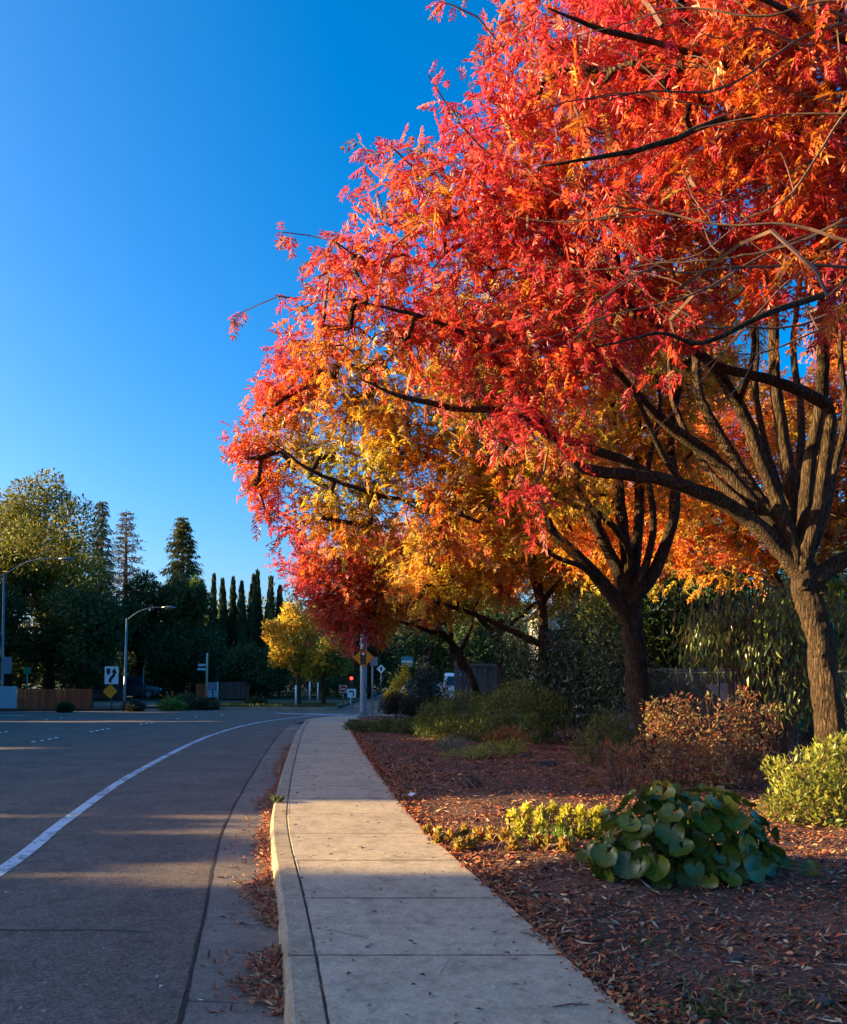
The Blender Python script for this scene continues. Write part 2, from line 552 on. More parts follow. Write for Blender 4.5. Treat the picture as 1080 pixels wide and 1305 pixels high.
def lance(l=1.0, w=0.3, fold=0.05, bend=-0.15):
    """A longer leaf with a bent midrib: 7 vertices, 8 triangles."""
    v = np.array([[0, 0, 0], [.3 * l, w * .45, fold], [.3 * l, 0, 0.02], [.3 * l, -w * .45, fold],
                  [.68 * l, w * .36, fold + bend * .4], [.68 * l, 0, bend * .4], [.68 * l, -w * .36, fold + bend * .4], [l, 0, bend]], float)
    t = np.array([[0, 2, 1], [0, 3, 2], [1, 2, 5], [1, 5, 4], [2, 3, 6], [2, 6, 5], [4, 5, 7], [5, 6, 7]])
    return v, t

def pinnate(pairs=5, droop=0.25, seed=0, lf=0.36, w=0.11):
    """Feather leaf: midrib with paired leaflets, length 1 along +x."""
    r = np.random.default_rng(seed)
    Vs, Ts, off = [], [], 0
    def axis(t):
        return np.array([t, 0.06 * math.sin(2.4 * t + seed), -droop * t * t])
    def put(o, ang, l, tip):
        nonlocal off
        v, t = diamond(l, w * (0.85 + 0.3 * r.random()), 0.035, -0.10 * r.random())
        ca, sa = math.cos(ang), math.sin(ang)
        tw = r.normal(0, 0.35)
        y = v[:, 1] * math.cos(tw) - v[:, 2] * math.sin(tw)
        z = v[:, 1] * math.sin(tw) + v[:, 2] * math.cos(tw) - tip * v[:, 0]
        x = v[:, 0]
        Vs.append(np.stack([x * ca - y * sa, x * sa + y * ca, z], 1) + o)
        Ts.append(t + off); off += 4
    for i in range(pairs):
        t = 0.24 + 0.66 * i / max(1, pairs - 1)
        for s_ in (-1, 1):
            put(axis(t), s_ * (0.95 + 0.2 * r.normal()), lf * (0.8 + 0.35 * r.random()) * (1 - 0.25 * abs(t - 0.5)), 0.25 + 0.3 * r.random())
    put(axis(0.92), 0.1 * r.normal(), lf * 0.95, 0.3)
    a, b = axis(0), axis(0.95)
    m = axis(0.5)
    Vs.append(np.array([a + [0, .008, 0], a - [0, .008, 0], m, b])); Ts.append(np.array([[0, 1, 2], [1, 3, 2]]) + off)
    return np.concatenate(Vs), np.concatenate(Ts)

PIN_NEAR = [pinnate(5, 0.05 + 0.12 * k, k, 0.34 + .03 * (k % 3), 0.125) for k in range(6)] + [pinnate(3, 0.3, 8, .40, .14), pinnate(4, 0.5, 9, .36, .13)]
PIN_FAR = [pinnate(3, 0.3, 20 + k, 0.42, 0.15) for k in range(3)]

def pal(n, table, jitter=0.18):
    """n colours from [(weight, rgb)]."""
    w = np.array([t[0] for t in table], float)
    c = np.array([t[1] for t in table], float)
    ix = rng.choice(len(table), n, p=w / w.sum())
    return c[ix] * (1 + jitter * rng.normal(size=(n, 1)))
# ================================================================== THE GROUND, ROAD AND PAVEMENT
def curve_x(pts, z, back):
    g = [G(px, py, z) for px, py in pts]
    ys = np.array([p.y for p in g]); xs = np.array([p.x for p in g])
    o = np.argsort(ys); ys, xs = ys[o], xs[o]
    Y = np.arange(-20, 60, 0.25)
    X = np.interp(Y, ys, xs)
    lo = Y < ys[0]
    X[lo] = xs[0] + (Y[lo] - ys[0]) * back
    hi = Y > ys[-1]
    sl = (xs[-1] - xs[-2]) / (ys[-1] - ys[-2])
    X[hi] = xs[-1] + (Y[hi] - ys[-1]) * sl
    k = np.exp(-0.5 * (np.arange(-12, 13) / 5.0) ** 2); k /= k.sum()
    X = np.convolve(np.pad(X, 12, mode='edge'), k, 'valid')
    return lambda y: float(np.interp(y, Y, X))

XR = curve_x([(812, 1305), (690, 1185), (530, 1050), (482, 985), (460, 952), (447, 930), (445, 919)], 0, -0.19)
WALK, KERB, PAN = 1.43, 0.185, 0.53
Z_ROAD = -0.14
def XJ(y): return XR(y) - WALK
def XK(y): return XJ(y) - KERB
def XG(y): return XK(y) - PAN
Y_END = 31.5

def strip(xa, xb, ys, z, mb, za=None):
    """A level ribbon between two lines x(y)."""
    v, f = [], []
    for i, y in enumerate(ys):
        v += [(xa(y), y, z), (xb(y), y, z)]
        if i:
            a = 2 * (i - 1)
            f.append((a, a + 1, a + 3, a + 2))
    mb.add(v, f)
    return mb

def frange(a, b, n):
    return [a + (b - a) * i / n for i in range(n + 1)]

# ground sheet out to the horizon, far hills
gm = MB()
gm.add([(-1500, -300, -0.32), (1500, -300, -0.32), (1500, 2200, -0.32), (-1500, 2200, -0.32)], [(0, 1, 2, 3)])
tag(gm.build('ground', M['ground']), 'dry brown ground reaching out to the horizon', kind='structure')

hv, hf = [], []
nx, ny = 40, 10
for j in range(ny + 1):
    for i in range(nx + 1):
        x = -260 + 420 * i / nx
        y = 150 + 130 * j / ny
        h = 24 * math.sin(math.pi * min(1, j / ny * 0.62)) * (0.72 + 0.28 * math.sin(x * 0.021 + 1.1) + 0.06 * math.sin(x * 0.11))
        hv.append((x, y, h - 0.4))
for j in range(ny):
    for i in range(nx):
        a = j * (nx + 1) + i
        hf.append((a, a + 1, a + nx + 2, a + nx + 1))
hm = MB(); hm.add(hv, hf)
tag(hm.build('hill', M['hill'], smooth=True), 'wooded hill far behind the cypress row', kind='structure')

# road: one sheet, its right rim follows the gutter
road = empty('road', (0, 0, Z_ROAD), 'dark asphalt road bending past the pavement', kind='structure')
rm = MB()
ys = frange(-20, Y_END, 60)
strip(lambda y: -20.0, lambda y: XG(y) - 0.022, ys, Z_ROAD, rm)
rm.add([(-60, Y_END, Z_ROAD), (XG(Y_END) - 0.022, Y_END, Z_ROAD), (XG(Y_END) + 1.0, 34.5, Z_ROAD), (1.5, 37.6, Z_ROAD), (60, 37.6, Z_ROAD), (60, 62, Z_ROAD), (6, 62, Z_ROAD),
        (6, 130, Z_ROAD), (-4.2, 130, Z_ROAD), (-4.2, 62, Z_ROAD), (-60, 62, Z_ROAD)], [tuple(range(11))])
rm.build('asphalt', M['asphalt'], road)
# edge line
lp = [(0, 1111), (89, 1042), (178, 982), (267, 938), (329, 921), (387, 913.5), (425, 911.5)]
lp3 = [G(px, py, Z_ROAD) for px, py in lp]
lp3 = [lp3[0] * 2 - lp3[1] + Vector((0.3, -3.0, 0))] + lp3
lpts, _ = catmull(lp3, [1] * len(lp3), 10)
lm = MB()
vv, ff = [], []
for i, p in enumerate(lpts):
    t = (lpts[min(i + 1, len(lpts) - 1)] - lpts[max(0, i - 1)]).normalized()
    s_ = Vector((-t.y, t.x, 0)) * 0.072
    vv += [(p.x - s_.x, p.y - s_.y, Z_ROAD + 0.004), (p.x + s_.x, p.y + s_.y, Z_ROAD + 0.004)]
    if i:
        a = 2 * (i - 1)
        ff.append((a, a + 1, a + 3, a + 2))
lm.add(vv, ff)
lm.build('edge_line', M['paint_white'], road)
# stop bars at the junction and the left lane line
def bar(a, b, w, name, mat='paint_white', dz=0.004):
    pa, pb = G(*a, Z_ROAD), G(*b, Z_ROAD)
    t = (pb - pa).normalized(); s_ = Vector((-t.y, t.x, 0)) * w / 2
    m = MB()
    z = Vector((0, 0, dz))
    m.add([pa - s_ + z, pb - s_ + z, pb + s_ + z, pa + s_ + z], [(0, 1, 2, 3)])
    return m.build(name, M[mat], road)
bar((352, 909.0), (437, 911.6), 0.45, 'stop_bar')
bar((0, 912.0), (32, 912.0), 0.30, 'stop_bar')
bar((395, 909.6), (460, 910.4), 0.35, 'stop_bar')
# raised lane dots and their dark strip
for a, b in [((20, 947), (330, 917))]:
    pa, pb = G(*a, Z_ROAD), G(*b, Z_ROAD)
dots = [(43, 945.5), (54, 944), (64, 942.3), (72, 940.5), (117, 932.5), (124, 931.3), (131, 930), (138, 928.8), (180, 923), (187, 922), (194, 921.3), (227, 916.2), (250, 914), (283, 911.5),
        (0, 934), (8, 933), (60, 917), (78, 915)]
for px, py in dots:
    c = G(px, py, Z_ROAD)
    m = MB()
    m.tube([(c.x, c.y, Z_ROAD + 0.002), (c.x, c.y, Z_ROAD + 0.014), (c.x, c.y, Z_ROAD + 0.022)], [0.065, 0.055, 0.02], 8)
    m.build('lane_dot', M['sign_white'], road)
def crack(pts, w, name='crack', z=Z_ROAD + 0.003, parent=road):
    m = MB(); v, f = [], []
    p3 = [G(px, py, Z_ROAD) for px, py in pts]
    pp, _ = catmull(p3, [1] * len(p3), 9)
    for i, p in enumerate(pp):
        t = (pp[min(i + 1, len(pp) - 1)] - pp[max(0, i - 1)]).normalized()
        ww = w * random.uniform(0.4, 1.3)
        s_ = Vector((-t.y, t.x, 0)) * ww / 2
        j = Vector((random.uniform(-1, 1), random.uniform(-1, 1), 0)) * w * 0.5
        v += [(p.x - s_.x + j.x, p.y - s_.y + j.y, z), (p.x + s_.x + j.x, p.y + s_.y + j.y, z)]
        if i:
            a = 2 * (i - 1); f.append((a, a + 1, a + 3, a + 2))
    m.add(v, f)
    return m.build(name, M['tar'], parent)
crack([(-60, 1182), (0, 1185), (60, 1186), (120, 1185.5), (160, 1187), (192, 1188)], 0.017)
crack([(150, 1187), (166, 1180), (190, 1174), (215, 1173)], 0.006)
crack([(0, 950), (60, 944), (150, 930), (240, 918)], 0.03)
crack([(20, 1156), (45, 1157)], 0.008)

# gutter pan, joints cut across it
gutter = empty('gutter', (0, 0, Z_ROAD), 'grey concrete gutter pan running beside the kerb', kind='structure')
gj = [-8, -2, 1.6, 4.62, 6.06, 9.3, 12.4, 16.2, 20, 24, 28, Y_END]
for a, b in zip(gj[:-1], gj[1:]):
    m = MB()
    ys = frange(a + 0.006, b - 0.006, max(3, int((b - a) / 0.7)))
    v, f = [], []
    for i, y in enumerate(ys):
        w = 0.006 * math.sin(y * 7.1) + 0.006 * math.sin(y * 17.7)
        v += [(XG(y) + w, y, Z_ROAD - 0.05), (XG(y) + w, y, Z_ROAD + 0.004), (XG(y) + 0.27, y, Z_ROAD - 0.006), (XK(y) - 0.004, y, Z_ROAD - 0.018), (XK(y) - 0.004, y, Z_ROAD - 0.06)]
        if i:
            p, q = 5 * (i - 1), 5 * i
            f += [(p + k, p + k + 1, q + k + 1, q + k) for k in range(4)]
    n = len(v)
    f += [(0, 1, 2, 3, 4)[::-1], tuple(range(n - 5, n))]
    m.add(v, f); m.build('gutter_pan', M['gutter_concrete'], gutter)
m = MB(); strip(lambda y: XG(y) - 0.04, lambda y: XJ(y) + 0.05, frange(-8, Y_END, 60), Z_ROAD - 0.03, m)
m.build('joint_bed', M['tar'], gutter)
# tar seam between asphalt and pan: a crumbled ribbon with debris
m = MB(); v, f = [], []
ys = frange(1.5, Y_END, 260)
for i, y in enumerate(ys):
    w = 0.008 + 0.008 * abs(math.sin(y * 5.3) * math.sin(y * 13.1 + 1)) + 0.006 * random.random()
    c = XG(y) - 0.011 + 0.006 * math.sin(y * 3.1) + 0.004 * random.uniform(-1, 1)
    v += [(c - w, y, Z_ROAD + 0.006), (c + w * 0.8, y, Z_ROAD + 0.006)]
    if i:
        a = 2 * (i - 1); f.append((a, a + 1, a + 3, a + 2))
m.add(v, f); m.build('tar_seam', M['tar'], gutter)

# kerb stones
kerb = empty('kerb', (0, 0, 0), 'raised concrete kerb along the pavement', kind='structure')
kj = [-8, -4, -0.5, 2.0, 4.94, 8.7, 10.9, 14.2, 18, 22, 26, 29, Y_END]
for a, b in zip(kj[:-1], kj[1:]):
    m = MB(); v, f = [], []
    ys = frange(a + 0.004, b - 0.004, max(3, int((b - a) / 0.5)))
    for i, y in enumerate(ys):
        k, j = XK(y), XJ(y) - 0.004
        prof = [(k - 0.012, -0.25), (k - 0.012, Z_ROAD - 0.012), (k + 0.006, -0.035), (k + 0.014, -0.014), (k + 0.034, -0.002), (j - 0.008, 0.0), (j, -0.007), (j, -0.25)]
        v += [(x, y, z) for x, z in prof]
        if i:
            p, q = 8 * (i - 1), 8 * i
            f += [(p + t, p + t + 1, q + t + 1, q + t) for t in range(7)]
    n = len(v)
    f += [tuple(range(8))[::-1], tuple(range(n - 8, n))]
    m.add(v, f); m.build('kerb_stone', M['kerb_concrete'], kerb, smooth=False)

# pavement slabs
walk = empty('pavement', (0, 0, 0), 'concrete pavement of square slabs curving away', kind='structure')
sj = [-7.56, -5.06, -2.56, -0.06, 1.19, 2.44, 3.69, 4.94, 6.2, 7.46, 8.72, 9.98, 11.2, 12.5, 13.8, 15.1, 16.4, 17.7, 19, 20.3, 21.6, 22.9, 24.2, 25.5, 26.8, 28.1, 29.4, 30.5, Y_END]
for a, b in zip(sj[:-1], sj[1:]):
    m = MB(); v, f = [], []
    dz = random.uniform(-0.003, 0.003)
    g = 0.005
    ys = [a + g, a + g + 0.007] + frange(a + 0.2, b - 0.2, max(2, int((b - a) / 0.45))) + [b - g - 0.007, b - g]
    for i, y in enumerate(ys):
        e = -0.007 if i in (0, len(ys) - 1) else 0.0
        l, r = XJ(y) + 0.004, XR(y)
        v += [(l, y, -0.12), (l, y, -0.007 + dz), (l + 0.008, y, e + dz), (r - 0.012, y, e + dz), (r, y, -0.009 + dz), (r, y, -0.12)]
        if i:
            p, q = 6 * (i - 1), 6 * i
            f += [(p + t, p + t + 1, q + t + 1, q + t) for t in range(5)]
    n = len(v)
    f += [tuple(range(6))[::-1], tuple(range(n - 6, n))]
    m.add(v, f); m.build('slab', M['concrete'], walk)
m = MB(); strip(lambda y: XJ(y) - 0.02, lambda y: XR(y) - 0.01, frange(-8, Y_END, 50), -0.02, m)
m.build('joint_bed', M['tar'], walk)
# grit packed in the joints between slabs
for y0 in sj[3:-1]:
    m = MB(); v, f = [], []
    for i in range(25):
        x = XJ(y0) + .01 + (WALK - .02) * i / 24
        w = random.uniform(.0035, .0075)
        c = y0 + random.uniform(-.002, .002)
        v += [(x, c - w, .0035), (x, c + w, .0035)]
        if i: f.append((2 * i - 2, 2 * i, 2 * i + 1, 2 * i - 1))
    m.add(v, f); m.build('joint_seam', M['tar'], walk)
for y0 in (4.94, 10.9):
    m = MB(); v, f = [], []
    for i in range(9):
        x = XK(y0) + .035 + (KERB - .04) * i / 8
        w = random.uniform(.003, .007)
        v += [(x, y0 - w, .003), (x, y0 + w, .003)]
        if i: f.append((2 * i - 2, 2 * i, 2 * i + 1, 2 * i - 1))
    m.add(v, f); m.build('joint_seam', M['tar'], kerb)
# debris in the joint between kerb and slabs
m = MB(); v, f = [], []
for i, y in enumerate(frange(2, 30, 240)):
    w = 0.003 + 0.006 * random.random() ** 2
    c = XJ(y) + random.uniform(-0.002, 0.002)
    v += [(c - w, y, 0.003), (c + w, y, 0.003)]
    if i:
        a = 2 * (i - 1); f.append((a, a + 1, a + 3, a + 2))
m.add(v, f); m.build('joint_seam', M['tar'], walk)
# corner pad round the signal pole
m = MB()
xe, xk = XR(Y_END), XK(Y_END)
m.prism([(xk, Y_END + 0.008), (xe, Y_END + 0.008), (xe + 1.6, 32.3), (8, 32.6), (8, 37.2), (1.5, 37.2), (-0.6, 36.6), (xk + 0.9, 34.6), (xk + 0.2, 33.0)], -0.2, -0.002)
m.build('corner_slab', M['concrete'], walk)

# verges: left side of the road (outside the frame), far side of the junction
m = MB()
m.prism([(-80, -40), (-20.2, -40), (-20.2, 38), (-24, 42.5), (-80, 42.5)], -0.3, -0.02)
tag(m.build('left_verge', M['verge']), 'planted verge on the far side of the road', kind='structure')
def verge(name, poly, mat='verge', z=-0.02, label=None):
    m = MB(); m.prism(poly, -0.3, z)
    return tag(m.build(name, M[mat]), label, kind='structure')
verge('island', [(-30, 43.0), (-17.2, 43.0), (-15.9, 43.6), (-15.2, 44.6), (-15.6, 46.0), (-13.6, 46.4), (-13.4, 47.4), (-17, 48.2), (-30, 47.4)], 'soil', -0.04, 'low traffic island with bare soil and shrubs')
verge('kerbed_strip', [(-13.9, 45.8), (-12, 45.0), (-5.2, 44.2), (-4.6, 44.9), (-4.6, 60), (-11, 60), (-13.5, 52)], 'verge', -0.03, 'grassy strip behind the far kerb')
verge('far_verge', [(-110, 62.3), (-4.6, 62.3), (-4.6, 148), (-110, 148)], 'verge', -0.03, 'dark verge beyond the side road')
verge('right_verge', [(6.3, 62.3), (110, 62.3), (110, 148), (6.3, 148)], 'verge', -0.03, 'dark verge across the junction')
# pale kerb edging of the far strip
m = MB()
kp = [(-13.9, 45.8), (-12, 45.0), (-5.2, 44.2), (-4.6, 44.9)]
for p, q in zip(kp[:-1], kp[1:]):
    d = Vector((q[0] - p[0], q[1] - p[1])); l = d.length
    m.box(((p[0] + q[0]) / 2, (p[1] + q[1]) / 2 - 0.09, -0.09), (l + 0.1, 0.16, 0.18), math.atan2(d.y, d.x))
tag(m.build('far_kerb', M['kerb_concrete']), 'pale kerb along the far grassy strip', kind='structure')
# far pavement behind the strip
m = MB(); m.box((-9.2, 49.5, -0.02), (8.6, 1.4, 0.04))
tag(m.build('far_pavement', M['concrete']), 'pale footpath across the far grassy strip', kind='structure')

# planted bed: bare soil with soft bumps
def bed_z(x, y):
    e = max(0.0, min(1.0, (x - XR(y)) / 0.7))
    return -0.035 + e * (0.075 + 0.03 * math.sin(x * 2.1 + y * 1.3) * math.sin(y * 1.7 - x) + 0.015 * math.sin(x * 6.1) * math.sin(y * 5.3))
v, f = [], []
ysb = frange(1.0, 33.5, 130)
nxb = 60
for j, y in enumerate(ysb):
    for i in range(nxb + 1):
        t = (i / nxb) ** 1.4
        x = XR(min(y, 32)) + 0.004 + t * 20
        v.append((x, y, bed_z(x, y) + random.uniform(-0.008, 0.008) * (i > 0)))
for j in range(len(ysb) - 1):
    for i in range(nxb):
        a = j * (nxb + 1) + i
        f.append((a, a + 1, a + nxb + 2, a + nxb + 1))
m = MB(); m.add(v, f)
tag(m.build('planting_bed', M['soil'], smooth=True), 'dark soil of the planted bed beside the pavement', kind='structure')
m = MB(); m.prism([(XR(1) - 0.02, 1), (24, 1), (24, -20), (3.5, -20)], -0.3, 0.0)
tag(m.build('near_bed', M['soil']), 'bare soil of the bed behind the viewer', kind='structure')

# bark mulch and fallen leaves lying on the bed
def chips(n, xs, ys, zs, lo, hi, wid, table, name, label, lift=0.012, tilt=0.35, tmpl=None):
    a = rng.uniform(0, 2 * math.pi, n)
    d = np.stack([np.cos(a), np.sin(a), rng.normal(0, tilt, n)], 1)
    up = np.stack([rng.normal(0, tilt, n), rng.normal(0, tilt, n), np.ones(n)], 1)
    pos = np.stack([xs, ys, zs + rng.uniform(0, lift, n)], 1)
    T_ = tmpl or [diamond(1, wid, 0.05, 0.02, 0.5), diamond(1, wid * 0.7, -0.05, 0.1, 0.35), diamond(1, wid * 1.4, 0.12, -0.1, 0.6)]
    V, T, C = scatter(T_, rng.integers(0, len(T_), n), pos, d, up, rng.uniform(lo, hi, n), pal(n, table, 0.22))
    return tag(link_mesh(name, np_mesh(name, V, T, C), M['chip'], smooth=False), label, kind='stuff')

n = 230000
yy = 2.6 + 29 * rng.random(n) ** 2.0
off = 12 * rng.random(n) ** 1.5
keep = rng.random(n) < 1.0
xx = np.array([XR(y) for y in yy]) + 0.015 + off
clump = 0.5 + 0.5 * np.sin(xx * 2.3 + 1.7 * np.sin(yy * 1.1)) * np.sin(yy * 2.0 + xx)
keep = (rng.random(n) < 0.22 + 0.78 * clump)
xx, yy = xx[keep], yy[keep]
zz = np.array([bed_z(x, y) for x, y in zip(xx, yy)])
MULCH = [(5, (0.30, 0.085, 0.038)), (4, (0.44, 0.14, 0.055)), (1.8, (0.07, 0.038, 0.03)), (2.6, (0.50, 0.20, 0.095)), (1.5, (0.66, 0.36, 0.20)), (1.2, (0.26, 0.16, 0.12)), (2.0, (0.55, 0.10, 0.04))]
chips(len(xx), xx, yy, zz, 0.014, 0.075, 0.34, MULCH, 'bark_mulch', 'shredded red brown bark mulch covering the planted bed')
n = 2600
yy = 2.8 + 14 * rng.random(n) ** 1.6
xx = np.array([XR(y) for y in yy]) + 0.05 + 7 * rng.random(n) ** 1.4
zz = np.array([bed_z(x, y) for x, y in zip(xx, yy)]) + 0.012
chips(n, xx, yy, zz, 0.06, 0.16, 0.09, [(3, (0.40, 0.20, 0.11)), (2, (0.22, 0.11, 0.07)), (2, (0.62, 0.40, 0.25)), (1, (0.12, 0.06, 0.05))], 'bark_splinters', 'longer pale splinters and twigs strewn over the mulch', 0.012, 0.15)
# redder leaf drift along the pavement edge and under the trees
n = 12000
yy = 2.7 + 24 * rng.random(n) ** 1.6
xx = np.array([XR(y) for y in yy]) - 0.03 + np.abs(rng.normal(0, 0.17, n)) - 0.10 * (rng.random(n) < .08) * rng.random(n)
sel = rng.random(n) < 0.6
xx2 = rng.uniform(1.8, 7.5, n); yy2 = rng.uniform(6.8, 11.5, n)
xx = np.where(sel, xx, xx2); yy = np.where(sel, yy, yy2)
zz = np.array([max(bed_z(x, y), -0.02 if x > XR(y) else 0.002) for x, y in zip(xx, yy)]) + 0.006
LITTER = [(4, (0.48, 0.10, 0.04)), (3, (0.58, 0.20, 0.07)), (2, (0.30, 0.06, 0.035)), (1.5, (0.60, 0.34, 0.16))]
chips(n, xx, yy, zz, 0.025, 0.065, 0.34, LITTER, 'leaf_drift', 'rust red leaf drift along the edge of the bed')
# piles of dry leaves in the gutter
def pile(y0, y1, n, h, wmax, label, skew=0.0):
    y = rng.uniform(0, 1, n); u = np.sqrt(rng.random(n))
    prof = np.sin(np.pi * np.clip(y, 0.02, 0.98)) ** 0.6 * (0.75 + 0.35 * np.sin(y * 19 + y0 * 3) * np.sin(y * 7 + y0))
    yy = y0 + (y1 - y0) * y
    dist = (1 - u) ** 0.8 * wmax * prof + 0.012 + (rng.random(n) < 0.08) * rng.random(n) * 0.35
    xx = np.array([XK(v) for v in yy]) - dist
    top = h * prof * (1 - dist / (wmax + 0.03))
    zz = Z_ROAD - 0.012 + np.clip(top, 0.0, 1) * rng.random(n) ** 0.5
    a = rng.normal(2.2, 0.8, n)
    d = np.stack([np.cos(a), np.sin(a), rng.normal(0.05, 0.3, n)], 1)
    up = np.stack([rng.normal(0, .6, n), rng.normal(0, .6, n), np.ones(n)], 1)
    T_ = [lance(1, .27, .08, .12), lance(1, .23, -.06, -.15), diamond(1, .3, .12, .1)]
    V, T, C = [], [], []
    for k in (0, 1):
        ix = np.arange(n) % 2 == k
        v_, t_, c_ = scatter([T_[k]], np.zeros(ix.sum(), int), np.stack([xx, yy, zz + 0.012], 1)[ix], d[ix], up[ix], rng.uniform(0.028, 0.08, ix.sum()),
                             pal(int(ix.sum()), [(4, (0.38, 0.13, 0.065)), (3, (0.48, 0.20, 0.10)), (2, (0.20, 0.07, 0.045)), (1, (0.55, 0.30, 0.17)), (1.5, (0.48, 0.08, 0.04))]))
        t_ = t_ + sum(len(q) for q in V)
        V.append(v_); T.append(t_); C.append(c_)
    tag(link_mesh('leaf_pile', np_mesh('leaf_pile', np.concatenate(V), np.concatenate(T), np.concatenate(C)), M['chip']), label, kind='stuff')
pile(4.45, 5.45, 850, 0.10, 0.34, 'nearest brown leaf pile in the gutter')
pile(5.95, 7.6, 1100, 0.11, 0.31, 'long brown leaf pile in the gutter')
pile(7.7, 9.9, 900, 0.12, 0.24, 'sunlit orange leaf pile against the kerb')
pile(9.9, 13.6, 900, 0.09, 0.34, 'dark leaf drift in the shaded gutter')
pile(13.8, 22.0, 1200, 0.06, 0.3, 'thin far leaf drift in the gutter')
for pts in ([(404, 1190), (420, 1186), (440, 1190), (470, 1196)], [(345, 1218), (365, 1213), (385, 1215)], [(560, 1245), (575, 1222), (600, 1216)]):
    p3 = [G(px, py, 0.0) for px, py in pts]
    pp, _ = catmull(p3, [1] * len(p3), 8)
    m = MB(); v = []; f = []
    for i, q in enumerate(pp):
        w = random.uniform(.0008, .0026)
        v += [(q.x - w, q.y - w, .0045), (q.x + w, q.y + w, .0045)]
        if i: f.append((2 * i - 2, 2 * i - 1, 2 * i + 1, 2 * i))
    m.add(v, f); m.build('crack', M['tar'], walk)
# stray leaves and grit on pavement and road
n = 850
yy = 3 + 20 * rng.random(n) ** 1.5
xx = np.array([XJ(y) for y in yy]) + rng.uniform(-0.15, WALK, n)
chips(n, xx, yy, np.full(n, 0.006), 0.010, 0.058, 0.35, [(3, (0.36, 0.13, 0.07)), (2, (0.5, 0.42, 0.33)), (2, (0.14, 0.07, 0.05))], 'stray_leaves', 'a few dry leaves scattered over the pavement', 0.006, 0.12)
n = 420
yy = 4 + 22 * rng.random(n) ** 1.5
xx = np.array([XG(y) for y in yy]) + 0.4 - np.abs(rng.normal(0, 1.9, n))
xx = np.minimum(xx, np.array([XK(y) - 0.05 for y in yy]))
chips(n, xx, yy, np.full(n, Z_ROAD + 0.006), 0.010, 0.045, 0.4, [(3, (0.32, 0.25, 0.2)), (2, (0.5, 0.45, 0.4)), (2, (0.14, 0.07, 0.05))], 'road_litter', 'small dry leaves and grit strewn on the asphalt', 0.005, 0.1)
# ================================================================== TREES
def clusters(blobs, n, keep=None, shell=0.45):
    """Points through a crown given as balls (x,y,z,r)."""
    c = np.array([b[:3] for b in blobs]); r = np.array([b[3] for b in blobs])
    out = []
    tot = 0
    while tot < n:
        k = rng.choice(len(blobs), n * 2, p=r ** 2.3 / (r ** 2.3).sum())
        d = unit(rng.normal(size=(n * 2, 3)))
        q = c[k] + d * (r[k] * rng.random(n * 2) ** shell)[:, None]
        if keep is not None:
            q = q[keep(q)]
        out.append(q); tot += len(q)
        if len(out) > 60:
            break
    return np.concatenate(out)[:n]

class Skeleton:
    """Trunk and limbs drawn by hand, then fine branches grown to every cluster of the crown."""
    def __init__(s):
        s.pos, s.rad = [], []
        s.chains, s.limbs = [], []
    def limb(s, pts, rad, n=9, per=6, ridge=0.05, tipped=True):
        if tipped:
            rad = list(rad[:-1]) + [min(rad[-1], .007)]
        p, r = catmull(pts, rad, per)
        if len(p) > 6:
            for ax in range(3):
                nz = np.convolve(rng.normal(0, 1, len(p) + 4), np.ones(5) / 5, 'valid')
                for i in range(2, len(p)):
                    p[i][ax] += nz[i] * (.16 * r[i] + .014)
        s.limbs.append((p, r, n, ridge))
        s.pos += p; s.rad += r
    def grow(s, targets, step=0.45, wob=0.10, tip=0.008, rmax=0.07):
        P0 = np.array([tuple(p) for p in s.pos])
        base = len(P0)
        d0 = np.array([np.min(np.sum((P0 - t) ** 2, 1)) for t in targets])
        order = np.argsort(d0)
        cap = base + len(targets) * 14
        A = np.zeros((cap, 3)); A[:base] = P0; cnt = base
        par = np.full(cap, -1, int)
        chains = []
        for ti in order:
            t = targets[ti]
            dd = np.sum((A[:cnt] - t) ** 2, 1)
            j = int(np.argmin(dd))
            dist = math.sqrt(dd[j])
            k = max(1, min(13, int(dist / step) + 1))
            a = A[j].copy()
            path = [j]
            bow = rng.normal(0, wob, 3) * dist
            bow[2] += 0.10 * dist
            for i in range(1, k + 1):
                f_ = i / k
                q = a + (t - a) * f_ + bow * math.sin(math.pi * f_) + (rng.normal(0, 0.03, 3) if i < k else 0)
                A[cnt] = q; par[cnt] = path[-1]; path.append(cnt); cnt += 1
            chains.append(path)
        load = np.zeros(cnt)
        for path in chains:
            load[path[-1]] += 1
        for i in range(cnt - 1, base - 1, -1):
            if par[i] >= 0:
                load[par[i]] += load[i]
        s.A, s.par, s.load, s.chains2 = A[:cnt], par[:cnt], load, chains
        s.tip, s.rmax = tip, rmax
        s.ends = np.array([c[-1] for c in chains])
        s.prev = np.array([c[-2] for c in chains])
    def mesh(s, mb, mb2):
        for p, r, n, rg in s.limbs:
            if max(r) < .021:
                mb2.tube(p, r, 5)
            else:
                mb.tube(p, r, n, wob=0.05, ridge=rg)
        if hasattr(s, 'chains2'):
            for path in s.chains2:
                rr = [min(s.rmax, s.tip * max(1, s.load[i]) ** 0.47) for i in path[1:]]
                rr = [rr[0]] + rr
                n = 5 if rr[0] > 0.02 else 3
                (mb if rr[0] > 0.024 else mb2).tube([s.A[i] for i in path], rr, n, cap=False)

def px_blobs(lst):
    out = []
    for px, py, Y, r in lst:
        p = P(px, py, Y)
        out.append((p.x, p.y, p.z, r))
    return out

